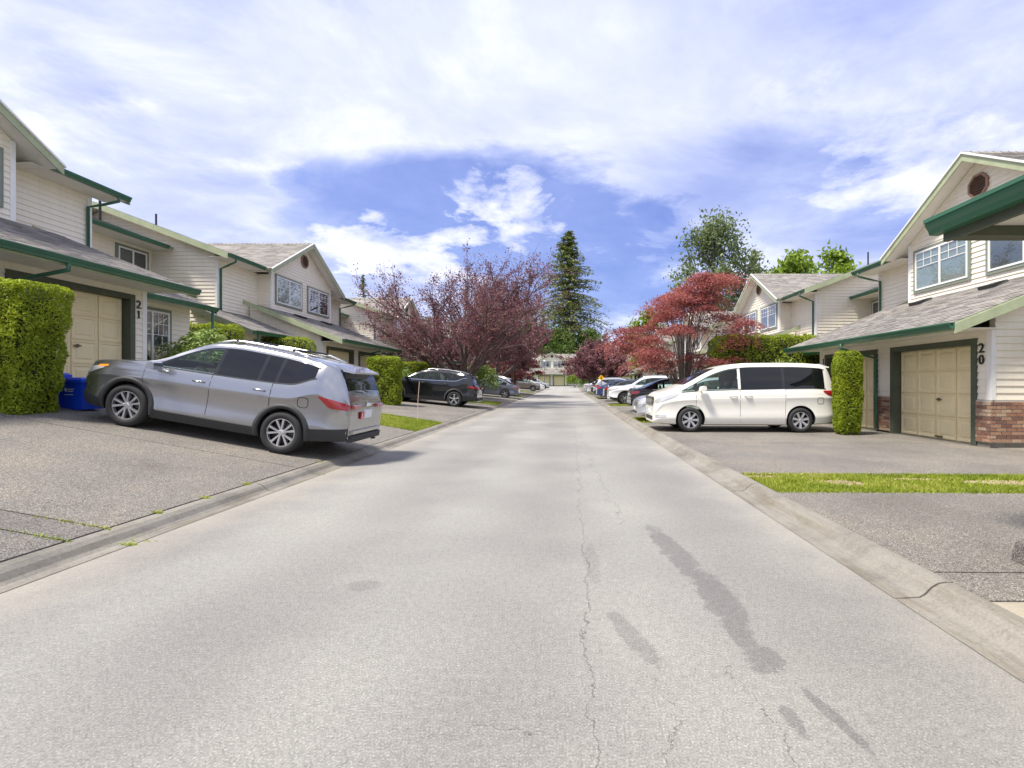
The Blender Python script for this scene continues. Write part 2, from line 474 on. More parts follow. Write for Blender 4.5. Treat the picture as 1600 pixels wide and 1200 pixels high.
# ------------------------------------------------------------------ mesh helpers
class MB:
    def __init__(self):
        self.v, self.f, self.m = [], [], []

    def add(self, vs, fs, mi=0):
        n = len(self.v)
        self.v.extend([tuple(map(float, p)) for p in vs])
        for f in fs:
            self.f.append(tuple(i + n for i in f))
            self.m.append(mi)

    def box(self, x0, x1, y0, y1, z0, z1, mi=0):
        self.hexa([(x0, y0, z0), (x1, y0, z0), (x1, y1, z0), (x0, y1, z0)], [(x0, y0, z1), (x1, y0, z1), (x1, y1, z1), (x0, y1, z1)], mi)

    def hexa(self, lo, hi, mi=0):
        self.add(list(lo) + list(hi), [(3, 2, 1, 0), (4, 5, 6, 7), (0, 1, 5, 4), (1, 2, 6, 5), (2, 3, 7, 6), (3, 0, 4, 7)], mi)

    def prism(self, pa, pb, mi=0):
        n = len(pa)
        fs = [tuple(range(n - 1, -1, -1)), tuple(range(n, 2 * n))]
        fs += [(i, (i + 1) % n, n + (i + 1) % n, n + i) for i in range(n)]
        self.add(list(pa) + list(pb), fs, mi)

    def tube(self, pts, rad, n=8, mi=0, cap=True):
        pts = [Vector(p) for p in pts]
        if isinstance(rad, (int, float)):
            rad = [rad] * len(pts)
        vs, fs = [], []
        up = None
        for i, p in enumerate(pts):
            d = (pts[min(i + 1, len(pts) - 1)] - pts[max(i - 1, 0)]).normalized()
            if up is None:
                up = Vector((0, 0, 1)) if abs(d.z) < 0.9 else Vector((1, 0, 0))
            a = d.cross(up)
            if a.length < 1e-4:
                a = d.cross(Vector((0, 1, 0.3)))
            a.normalize()
            b = a.cross(d).normalized()
            up = b
            for k in range(n):
                t = 2 * math.pi * k / n
                vs.append(p + (a * math.cos(t) + b * math.sin(t)) * rad[i])
        for i in range(len(pts) - 1):
            for k in range(n):
                k2 = (k + 1) % n
                fs.append((i * n + k, i * n + k2, (i + 1) * n + k2, (i + 1) * n + k))
        if cap:
            fs.append(tuple(range(n - 1, -1, -1)))
            fs.append(tuple((len(pts) - 1) * n + k for k in range(n)))
        self.add(vs, fs, mi)

    def lathe(self, prof, n=32, axis='y', c=(0, 0, 0), mi=0):
        vs, fs = [], []
        for (r, h) in prof:
            for k in range(n):
                t = 2 * math.pi * k / n
                if axis == 'y':
                    vs.append((c[0] + r * math.cos(t), c[1] + h, c[2] + r * math.sin(t)))
                else:
                    vs.append((c[0] + r * math.cos(t), c[1] + r * math.sin(t), c[2] + h))
        for i in range(len(prof) - 1):
            for k in range(n):
                k2 = (k + 1) % n
                fs.append((i * n + k, i * n + k2, (i + 1) * n + k2, (i + 1) * n + k))
        self.add(vs, fs, mi)

    def mesh(self, name, mats, smooth=False, fix=True):
        me = bpy.data.meshes.new(name)
        me.from_pydata(self.v, [], self.f)
        if isinstance(mats, str):
            mats = [mats]
        for m in mats:
            me.materials.append(MATS[m])
        if len(mats) > 1:
            me.polygons.foreach_set('material_index', self.m)
        if fix:
            bm = bmesh.new()
            bm.from_mesh(me)
            bmesh.ops.recalc_face_normals(bm, faces=bm.faces)
            bm.to_mesh(me)
            bm.free()
        if smooth:
            me.polygons.foreach_set('use_smooth', [True] * len(me.polygons))
        me.update()
        return me

    def build(self, name, mats, parent=None, smooth=False, fix=True):
        return link(name, self.mesh(name, mats, smooth, fix), parent)


def link(name, me, parent=None):
    o = bpy.data.objects.new(name, me)
    COL.objects.link(o)
    if parent is not None:
        o.parent = parent
    return o


def empty(name, loc, rz=0.0, rot=None):
    o = bpy.data.objects.new(name, None)
    COL.objects.link(o)
    o.location = loc
    o.rotation_euler = rot if rot else (0, 0, rz)
    o.empty_display_size = 0.3
    return o


def tag(o, label=None, cat=None, group=None, kind=None):
    if label:
        o['label'] = label
    if cat:
        o['category'] = cat
    if group:
        o['group'] = group
    if kind:
        o['kind'] = kind
    return o


def np_mesh(name, V, F, matname, smooth=False):
    # V (n,3), F (m,k) equal sized faces
    me = bpy.data.meshes.new(name)
    V = np.asarray(V, dtype=np.float32)
    F = np.asarray(F, dtype=np.int32)
    m, k = F.shape
    me.vertices.add(len(V))
    me.vertices.foreach_set('co', V.ravel())
    me.loops.add(m * k)
    me.loops.foreach_set('vertex_index', F.ravel())
    me.polygons.add(m)
    me.polygons.foreach_set('loop_start', np.arange(0, m * k, k, dtype=np.int32))
    me.polygons.foreach_set('loop_total', np.full(m, k, dtype=np.int32))
    me.materials.append(MATS[matname])
    me.update(calc_edges=True)
    if smooth:
        me.polygons.foreach_set('use_smooth', [True] * m)
    return me


def leaf_cards(C, L, W, nrm=None, spread=1.0):
    # diamond shaped leaves at centres C, half length L, half width W
    C = np.asarray(C, float)
    n = len(C)
    L = np.broadcast_to(L, (n,))[:, None]
    W = np.broadcast_to(W, (n,))[:, None]
    d = rng.normal(size=(n, 3))
    if nrm is not None:
        d = np.asarray(nrm) + d * spread
    d /= np.linalg.norm(d, axis=1, keepdims=True) + 1e-9
    a = np.cross(d, rng.normal(size=(n, 3)))
    a /= np.linalg.norm(a, axis=1, keepdims=True) + 1e-9
    b = np.cross(d, a)
    bend = d * (0.25 * L)
    V = np.stack([C - a * L, C + b * W + bend, C + a * L, C - b * W + bend], 1).reshape(-1, 3)
    i = np.arange(n)[:, None] * 4
    return V, np.concatenate([i, i + 1, i + 2, i + 3], 1)


def pchip(pts):
    xs = np.array([p[0] for p in pts], float)
    ys = np.array([p[1] for p in pts], float)
    if xs[0] > xs[-1]:
        xs, ys = xs[::-1], ys[::-1]
    h = np.diff(xs)
    dl = np.diff(ys) / h
    d = np.zeros_like(xs)
    for i in range(1, len(xs) - 1):
        if dl[i - 1] * dl[i] > 0:
            w1, w2 = 2 * h[i] + h[i - 1], h[i] + 2 * h[i - 1]
            d[i] = (w1 + w2) / (w1 / dl[i - 1] + w2 / dl[i])
    d[0], d[-1] = dl[0], dl[-1]

    def f(x):
        x = min(max(x, xs[0]), xs[-1])
        i = min(max(int(np.searchsorted(xs, x)) - 1, 0), len(h) - 1)
        t = (x - xs[i]) / h[i]
        return float((1 + 2 * t) * (1 - t) ** 2 * ys[i] + t * (1 - t) ** 2 * h[i] * d[i] + t * t * (3 - 2 * t) * ys[i + 1] + t * t * (t - 1) * h[i] * d[i + 1])
    return f


# ------------------------------------------------------------------ terrain
KL, KR = -3.84, 2.34          # back of the kerbs
WL, WR = -10.2, 8.4           # garage fronts


def zr(Y):
    return float(np.interp(Y, [-60, 15, 35, 60, 75, 95, 110, 700], [0, 0, .08, .18, .30, .75, 0.95, 0.95]))


def base_l(Y):
    return float(np.interp(Y, [13, 19, 60, 100], [1.23, .75, .80, 1.05]))


def base_r(Y):
    return zr(Y) + 0.07


def gz(X, Y):
    if X < KL:
        t = min((KL - X) / (KL - WL), 1)
        return (zr(Y) + .10) * (1 - t) + base_l(Y) * t
    if X > KR:
        t = min((X - KR) / (WR - KR), 1)
        return (zr(Y) + .10) * (1 - t) + base_r(Y) * t
    return zr(Y)


def sheet(name, x0, x1, y0, y1, mt, dz=0.0, nx=2, step=2.0, thick=0.12, fn=gz):
    ny = max(1, int(math.ceil((y1 - y0) / step)))
    b = MB()
    top = [[(x0 + (x1 - x0) * i / nx, y0 + (y1 - y0) * j / ny) for i in range(nx + 1)] for j in range(ny + 1)]
    vs = [(x, y, fn(x, y) + dz) for row in top for (x, y) in row]
    n = len(vs)
    vs += [(x, y, z - thick) for (x, y, z) in vs]
    fs = []
    W1 = nx + 1
    for j in range(ny):
        for i in range(nx):
            a = j * W1 + i
            fs.append((a, a + 1, a + 1 + W1, a + W1))
    for j in range(ny):
        a, c = j * W1, (j + 1) * W1
        fs.append((a, c, c + n, a + n))
        a, c = j * W1 + nx, (j + 1) * W1 + nx
        fs.append((c, a, a + n, c + n))
    for i in range(nx):
        fs.append((i + 1, i, i + n, i + 1 + n))
        a = ny * W1 + i
        fs.append((a, a + 1, a + 1 + n, a + n))
    b.add(vs, fs)
    return b.build(name, mt)


def ground():
    xs = [-900, -300, -120, -60, -30, -20, -14, -10.2, -7, -3.9, -3.0, 0, 1.6, 2.4, 5, 8.4, 12, 20, 30, 60, 120, 300, 900]
    ys = [-60, -20, -5, 0, 5, 10, 13, 15, 17, 19, 25, 35, 45, 60, 75, 85, 95, 105, 120, 160, 250, 500, 1500]
    V = [(x, y, gz(x, y) - 0.16) for y in ys for x in xs]
    n = len(xs)
    F = [(j * n + i, j * n + i + 1, (j + 1) * n + i + 1, (j + 1) * n + i) for j in range(len(ys) - 1) for i in range(n - 1)]
    tag(link('ground', np_mesh('ground', V, F, 'far_ground', True)), kind='structure')


ground()
tag(sheet('road', KL + 0.10, KR - 0.10, -8, 102, 'asphalt', 0, 4, 3.0, 0.1, lambda x, y: zr(y)), kind='structure')


def kerb(name, xk, side, y0=-6, y1=96):
    # rolled concrete kerb with a gutter pan, cast in lengths; side=+1 right, -1 left
    pan = 0.24 if side > 0 else 0.18
    prof = [(-pan - 0.06, 0.004), (-0.15, 0.012), (-0.115, 0.030), (-0.075, 0.072), (-0.03, 0.098), (0.02, 0.106), (0.06, 0.103), (0.07, -0.05)]
    root = empty(name, (xk, 0, 0))
    y, k = y0, 0
    while y < y1:
        L = 3.0 if y < 60 else 6.0
        b = MB()
        st = []
        for q in (0.008, L / 2, L - 0.008):
            st.append([(side * px, y + q, zr(y + q) + pz) for px, pz in prof])
        for s0, s1 in zip(st[:-1], st[1:]):
            for i in range(len(prof) - 1):
                b.add([s0[i], s0[i + 1], s1[i + 1], s1[i]], [(0, 1, 2, 3)])
        n = len(prof)
        b.add(st[0], [tuple(range(n))])
        b.add(st[-1], [tuple(range(n))])
        o = b.build('kerb_length', 'kerb_concrete', root, smooth=False)
        y += L
        k += 1
    tag(root, kind='structure')


kerb('kerb', KL, -1)
kerb('kerb', KR, 1)

# driveways, one slab per cast bay, with open joints between them
ldrive = [(-6, 3.765), (3.785, 4.09), (4.11, 7.05), (7.07, 12.5), (15.2, 20.9), (20.92, 27.2), (29.6, 35.5), (35.52, 42.0), (44.4, 50.5), (50.52, 57), (59.4, 65.5), (65.52, 72), (74.4, 92)]
for k, (a, c) in enumerate(ldrive):
    tag(sheet('driveway', WL, KL - 0.07, a, c, 'exposed_aggregate' if k not in (0, 1) else 'exposed_aggregate_dark', 0, 3), kind='structure')
rdrive = [(-6, 2.74), (2.76, 3.165), (3.185, 5.55), (6.62, 10.3), (10.32, 15.4), (17.6, 22.0), (22.02, 26.2), (28.3, 33), (33.02, 37.4), (39.6, 45), (45.02, 52), (54, 66), (68, 92)]
for k, (a, c) in enumerate(rdrive):
    tag(sheet('driveway', KR + 0.07, WR + 0.3, a, c, 'pad_concrete' if k == 0 else 'exposed_aggregate', 0, 3), kind='structure')


def grass(name, x0, x1, y0, y1, n, h=0.05, bare=None, label=''):
    sheet_o = sheet('grass_bed', x0, x1, y0, y1, 'earth', -0.012, 3)
    tag(sheet_o, kind='structure')
    P = np.column_stack([rng.uniform(x0, x1, n), rng.uniform(y0 - .05, y1 + .05, n) + rng.normal(0, .02, n)])
    if bare:
        for (bx, by, rx, ry) in bare:
            q = ((P[:, 0] - bx) / rx) ** 2 + ((P[:, 1] - by) / ry) ** 2
            P = P[(q > 1) | (rng.random(len(P)) < 0.06)]
    Z = np.array([gz(x, y) for x, y in P]) - 0.012
    m = len(P)
    hh = h * rng.uniform(0.5, 1.25, m)
    a = rng.uniform(0, 2 * math.pi, m)
    wd = 0.007 + 0.00035 * P[:, 1]
    dx, dy = np.cos(a) * wd, np.sin(a) * wd
    lx, ly = rng.normal(0, 0.45, m) * hh, rng.normal(0, 0.45, m) * hh
    V = np.stack([np.column_stack([P[:, 0] - dx, P[:, 1] - dy, Z]), np.column_stack([P[:, 0] + dx, P[:, 1] + dy, Z]), np.column_stack([P[:, 0] + lx, P[:, 1] + ly, Z + hh])], 1).reshape(-1, 3)
    F = np.arange(m * 3).reshape(-1, 3)
    tag(link(name, np_mesh(name, V, F, 'grass_blade')), label, 'grass', kind='stuff')


grass('grass', KR + .07, 12.5, 5.56, 6.61, 70000, 0.040, [(5.6, 6.15, 0.6, 0.2), (6.7, 6.05, 0.5, 0.2), (3.5, 6.1, 0.25, 0.2), (4.6, 6.35, 0.4, 0.1), (2.6, 6.5, .25, .1), (8.3, 6.2, .5, .2)], 'mown grass strip with dry patches between the near right driveways')
grass('grass', KR + .07, 8.0, 15.45, 17.55, 22000, 0.06, None, 'small grass strip in front of the silver sedan nose')
grass('grass', KR + .07, 8.0, 26.25, 28.25, 14000, 0.06, None, 'small grass strip in front of the white crossover nose')
grass('grass', KR + .07, 8.0, 37.45, 39.55, 9000, 0.07, None, 'farther grass strip on the right by the blue sedan')
grass('grass', KR + .07, 8.0, 52.05, 53.95, 5000, 0.08, None, 'farthest small grass strip on the right')
grass('grass', -9.0, KL - .07, 12.55, 15.15, 60000, 0.06, [(-5.3, 14.9, 0.35, 0.12)], 'bright lawn strip with a thin stake beyond the silver crossover')
grass('grass', -9.0, KL - .07, 27.25, 29.55, 22000, 0.07, None, 'lawn strip behind the black crossover under the plum tree')
grass('grass', -9.0, KL - .07, 42.05, 44.35, 9000, 0.08, None, 'lawn strip beyond the grey sedan')
grass('grass', -9.0, KL - .07, 57.05, 59.35, 6000, 0.09, None, 'farthest lawn strip on the left near the taupe crossover')


def weeds(spots, name, label):
    Vs, k = [], 0
    for (x, y, r, n) in spots:
        for i in range(n):
            px, py = x + random.gauss(0, r), y + random.gauss(0, 0.012)
            z = gz(px, py)
            a = random.uniform(0, 6.28)
            h = random.uniform(0.01, 0.04)
            Vs += [(px - .004, py, z), (px + .004, py + .003, z), (px + math.cos(a) * h, py + math.sin(a) * h, z + h * .8)]
    tag(link(name, np_mesh(name, Vs, np.arange(len(Vs)).reshape(-1, 3), 'grass_blade')), label, 'weeds', kind='stuff')


weeds([(-4.0, 4.09, .25, 120), (-5.0, 3.77, .25, 90), (-4.0, 3.77, .15, 80), (-3.88, 4.6, .02, 60), (-3.88, 5.2, .02, 60), (-3.9, 5.9, .02, 60), (-3.66, 4.0, .05, 160), (-3.7, 7.1, .08, 60), (-3.88, 7.6, .03, 30)],
      'weed_tufts', 'yellow green weeds growing in the left driveway joints and kerb')

# ------------------------------------------------------------------ houses
# local frame: front faces -x, y runs along the street, z up from the garage floor
EXPO = 0.14


def clip_range(poly, z):
    """s-range of a convex (s,z) polygon at height z"""
    ss = []
    n = len(poly)
    for i in range(n):
        (s0, z0), (s1, z1) = poly[i], poly[(i + 1) % n]
        if (z0 - z) * (z1 - z) <= 0 and abs(z1 - z0) > 1e-9:
            ss.append(s0 + (s1 - s0) * (z - z0) / (z1 - z0))
        elif abs(z1 - z0) <= 1e-9 and abs(z0 - z) < 1e-6:
            ss += [s0, s1]
    return (min(ss), max(ss)) if len(ss) >= 2 else None


def siding(house, P, poly, single, thick=0.12):
    """P(s, d, z) -> local point, d = distance proud of the wall face. One core wall plus lapped boards."""
    b = MB()
    b.prism([P(s, -thick, z) for s, z in poly], [P(s, -0.002, z) for s, z in poly])
    wall = b.build('wall', 'cream_siding', house)
    z0, z1 = min(p[1] for p in poly), max(p[1] for p in poly)
    joined = MB()
    z = z0
    while z < z1 - 0.02:
        zt = min(z + EXPO + 0.006, z1 - 0.001)
        a, c = clip_range(poly, z + 0.001), clip_range(poly, zt)
        if a and c:
            lo = [P(a[0], 0, z), P(a[1], 0, z), P(a[1], 0.027, z), P(a[0], 0.027, z)]
            hi = [P(c[0], 0, zt), P(c[1], 0, zt), P(c[1], 0.004, zt), P(c[0], 0.004, zt)]
            if single:
                q = MB()
                q.hexa(lo, hi)
                q.build('board', 'cream_siding', wall)
            else:
                joined.hexa(lo, hi)
        z += EXPO
    if not single and joined.v:
        tag(joined.build('boards', 'cream_siding', wall), kind='stuff')
    return wall


def roof_plane(house, name, e0, e1, r1, r0, near, thick=0.10, deck='rake_green'):
    """eave e0->e1, ridge r0->r1 (local points). Deck slab and lapped shingle courses."""
    e0, e1, r0, r1 = map(Vector, (e0, e1, r0, r1))
    nrm = (e1 - e0).cross(r0 - e0).normalized()
    if nrm.z < 0:
        nrm = -nrm
    b = MB()
    dn = -nrm * thick
    b.prism([e0, e1, r1, r0], [e0 + dn, e1 + dn, r1 + dn, r0 + dn], 0)
    b.m[-6] = b.m[-6]
    # soffit colour on the lower face
    b.m[-5] = 1
    roof = b.build(name, [deck, 'soffit'], house)
    L = ((r0 - e0).length + (r1 - e1).length) / 2
    n = max(2, int(L / 0.145))
    s = MB()
    over = (e0 - r0).normalized() * 0.03
    tab = 0.33 if near else 3.0
    for i in range(n):
        t0, t1 = i / n, (i + 1) / n + 0.02
        a0, a1 = e0.lerp(r0, t0), e1.lerp(r1, t0)
        c0, c1 = e0.lerp(r0, min(t1, 1)), e1.lerp(r1, min(t1, 1))
        if i == 0:
            a0, a1 = a0 + over, a1 + over
        m = max(1, int((a1 - a0).length / tab))
        off = (i % 2) * 0.5 / m
        cuts = sorted(set([0.0, 1.0] + [min(max((k + (random.random() - .5) * .3) / m + off, 0), 1) for k in range(1, m)]))
        for k in range(len(cuts) - 1):
            u, v = cuts[k], cuts[k + 1]
            if v - u < 1e-4:
                continue
            h = 0.013 + (random.random() * 0.007 if near else 0.004)
            j = over * (random.random() * 0.25 if near else 0)
            p0, p1 = a0.lerp(a1, u) + j, a0.lerp(a1, v) + j
            q0, q1 = c0.lerp(c1, u), c0.lerp(c1, v)
            s.add([p0 + nrm * 0.001, p1 + nrm * 0.001, p1 + nrm * h, p0 + nrm * h, q1 + nrm * 0.003, q0 + nrm * 0.003],
                  [(0, 1, 2, 3), (3, 2, 4, 5), (1, 4, 2), (0, 3, 5)])
    tag(s.build('shingles', 'asphalt_shingle', roof, fix=False), kind='stuff')
    return roof


def gutter(house, p0, p1, out):
    """K-style gutter from p0 to p1 (top back edge), out = unit outward direction"""
    p0, p1, out = Vector(p0), Vector(p1), Vector(out)
    prof = [(0.0, 0.0), (0.0, -0.125), (0.075, -0.125), (0.088, -0.085), (0.108, -0.06), (0.112, -0.032), (0.125, -0.03), (0.125, -0.002), (0.115, -0.002), (0.1, -0.04), (0.012, -0.11), (0.012, 0.0)]
    b = MB()
    up = Vector((0, 0, 1))
    A = [p0 + out * x + up * z for x, z in prof]
    B_ = [p1 + out * x + up * z for x, z in prof]
    b.prism(A, B_)
    return b.build('gutter', 'gutter_green', house)


def downspout(house, pts, name='downspout'):
    b = MB()
    b.tube(pts, 0.038, 8)
    # straps
    return b.build(name, 'gutter_green', house, smooth=True)


def rake_board(house, a, b_, out, h=0.19, t=0.03, drop=0.02, mt='rake_green'):
    """fascia board along a sloping roof edge a->b, facing `out`"""
    a, b_, out = Vector(a), Vector(b_), Vector(out)
    up = Vector((0, 0, 1))
    m = MB()
    q = [a - up * drop, b_ - up * drop, b_ - up * (drop + h), a - up * (drop + h)]
    m.prism([p + out * 0.002 for p in q], [p + out * t for p in q])
    # metal drip edge
    return m.build('rake_board', mt, house)


def window(house, x, y0, y1, z0, z1, style='plain', trim=0.085):
    """sliding window on a wall facing -x at plane x"""
    x -= 0.012          # clear of the lapped boards
    b = MB()
    for (ya, yb, za, zb) in ((y0 - trim, y1 + trim, z1, z1 + trim), (y0 - trim, y1 + trim, z0 - trim, z0), (y0 - trim, y0, z0, z1), (y1, y1 + trim, z0, z1)):
        b.box(x - 0.045, x - 0.005, ya, yb, za, zb)
    win = b.build('window', 'window_trim', house)
    f = MB()
    fw = 0.05
    ym = (y0 + y1) / 2
    for (ya, yb, za, zb) in ((y0, y1, z1 - fw, z1), (y0, y1, z0, z0 + fw), (y0, y0 + fw, z0 + fw, z1 - fw), (y1 - fw, y1, z0 + fw, z1 - fw), (ym - 0.03, ym + 0.03, z0 + fw, z1 - fw)):
        f.box(x - 0.058, x - 0.008, ya, yb, za, zb)
    f.build('frame', 'white_vinyl', win)
    for (ya, yb) in ((y0 + fw, ym - 0.03), (ym + 0.03, y1 - fw)):
        g = MB()
        g.box(x - 0.042, x - 0.036, ya, yb, z0 + fw, z1 - fw)
        g.build('pane', 'house_glass', win)
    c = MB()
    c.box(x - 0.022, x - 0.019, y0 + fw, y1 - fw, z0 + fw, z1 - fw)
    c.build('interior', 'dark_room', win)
    if style in ('curtain', 'half'):
        for (ya, yb) in ((y0 + fw, ym - 0.04), (ym + 0.04, y1 - fw)):
            if style == 'half' and ya < ym:
                yb = ya + (yb - ya) * 0.45
            q = MB()
            n = 14
            for i in range(n):
                u0, u1 = ya + (yb - ya) * i / n, ya + (yb - ya) * (i + 1) / n
                um = (u0 + u1) / 2
                q.add([(x - .024, u0, z0 + fw), (x - .030, um, z0 + fw), (x - .024, u1, z0 + fw), (x - .024, u0, z1 - fw), (x - .030, um, z1 - fw), (x - .024, u1, z1 - fw)], [(0, 1, 4, 3), (1, 2, 5, 4)])
            q.build('curtain', 'curtain', win)
    if style == 'blind':
        q = MB()
        z = z0 + fw
        while z < z1 - fw - 0.03:
            q.hexa([(x - .024, y0 + fw, z), (x - .033, y0 + fw, z + .01), (x - .033, y1 - fw, z + .01), (x - .024, y1 - fw, z)],
                   [(x - .024, y0 + fw, z + .004), (x - .033, y0 + fw, z + .014), (x - .033, y1 - fw, z + .014), (x - .024, y1 - fw, z + .004)])
            z += 0.026
        q.build('blind', 'blind', win)
    if style in ('grid', 'half', 'curtain'):
        q = MB()
        zz = z1 - fw - (z1 - z0) * 0.36
        zm = (zz + z1 - fw) / 2
        for (ya, yb) in ((y0 + fw, ym - 0.03), (ym + 0.03, y1 - fw)):
            for za in (zz, zm):
                q.box(x - .049, x - .043, ya, yb, za - .009, za + .009)
            for k in (1, 2):
                yy = ya + (yb - ya) * k / 3
                q.box(x - .0485, x - .0435, yy - .009, yy + .009, zz, z1 - fw)
        q.build('grille', 'white_vinyl', win)
    return win


def text_mesh(body, size, depth, matname):
    c = bpy.data.curves.new('txt', 'FONT')
    c.body = body
    c.size = size
    c.extrude = depth
    c.offset = size * 0.012
    c.align_x = 'CENTER'
    o = bpy.data.objects.new('txt', c)
    COL.objects.link(o)
    dg = bpy.context.evaluated_depsgraph_get()
    me = bpy.data.meshes.new_from_object(o.evaluated_get(dg))
    bpy.data.objects.remove(o)
    me.materials.clear()
    me.materials.append(MATS[matname])
    return me


PANEL = {}


def garage_door(house, y0, y1, z1, x=0.16, stains=False, detail=True):
    b = MB()
    b.box(x, x + 0.05, y0, y1, 0.012, z1)
    door = b.build('garage_door', 'garage_beige', house)
    nx, nz = 4, 4
    pw, ph = (y1 - y0) / nx, (z1 - 0.03) / nz
    key = (round(pw, 3), round(ph, 3))
    if key not in PANEL:
        m = MB()
        g = 0.022
        W2, H2 = pw / 2 - g, ph / 2 - 0.012
        rings = [(W2, H2, 0.0), (W2, H2, -0.022), (W2 - .035, H2 - .035, -0.022), (W2 - .05, H2 - .05, -0.008), (W2 - .09, H2 - .09, -0.008), (W2 - .115, H2 - .115, -0.020)]
        vs = []
        for (a, c, d) in rings:
            vs += [(d, -a, -c), (d, a, -c), (d, a, c), (d, -a, c)]
        fs = []
        for i in range(len(rings) - 1):
            for k in range(4):
                fs.append((i * 4 + k, i * 4 + (k + 1) % 4, i * 4 + 4 + (k + 1) % 4, i * 4 + 4 + k))
        n = (len(rings) - 1) * 4
        fs.append((n, n + 1, n + 2, n + 3))
        m.add(vs, fs)
        PANEL[key] = m.mesh('panel', 'garage_beige')
    for i in range(nx):
        for k in range(nz):
            o = link('panel', PANEL[key], door)
            o.location = (x - 0.0005, y0 + pw * (i + .5), 0.02 + ph * (k + .5))
    if detail:
        h = MB()
        ym = (y0 + y1) / 2
        h.lathe([(0.0, -0.05), (0.035, -0.045), (0.04, -0.03), (0.02, -0.026), (0.018, 0.0)], 12, 'y')
        h.v = [(p[1] + x - 0.022, p[0] + ym - 0.12, p[2] + z1 * 0.44) for p in h.v]
        h.box(x - 0.06, x - 0.05, ym - 0.20, ym - 0.04, z1 * .44 - .012, z1 * .44 + .012)
        h.build('handle', 'rust_metal', door, smooth=False)
        h = MB()
        h.box(x - .06, x - .022, ym - .2, ym - .0, 0.05, 0.085)
        h.build('lift_handle', 'rust_metal', door)
    # jamb and head trim around the opening
    t = MB()
    tw = 0.13
    for (ya, yb) in ((y0 - tw, y0), (y1, y1 + tw)):
        t.box(-0.05, x + 0.03, ya, yb, 0.0, z1)
    t.box(-0.05, x + 0.03, y0 - tw, y1 + tw, z1, z1 + 0.12)
    t.build('door_trim', 'trim_olive', house)
    return door


def brick_run(parent, P, s0, s1, z0, z1, course=0.073, bl=0.205):
    k = 0
    z = z0
    meshes = BRICKS
    while z + course * 0.5 < z1:
        s = s0 - (0.5 * bl if k % 2 else 0)
        while s < s1 - 0.02:
            a, c = max(s, s0), min(s + bl, s1)
            if c - a > 0.03:
                ln = c - a - 0.016
                o = link('brick', random.choice(meshes), parent)
                o.location = P((a + c) / 2, 0, z + course / 2)
                d = (Vector(P(1, 0, 0)) - Vector(P(0, 0, 0))).normalized()
                o.rotation_euler = (0, 0, math.atan2(d.y, d.x))
                o.scale = (ln, 1 + random.random() * 0.18, (course - 0.017))
            s += bl
        z += course
        k += 1


BRICKS = []
for mn in ('brick_a', 'brick_a', 'brick_b', 'brick_c', 'brick_d', 'brick_b'):
    q = MB()
    e = 0.04
    q.hexa([(-.5, -.03, -.5), (.5, -.03, -.5), (.5, .03, -.5), (-.5, .03, -.5)], [(-.5, -.03, .5), (.5, -.03, .5), (.5, .03, .5), (-.5, .03, .5)])
    BRICKS.append(q.mesh('brick', mn))


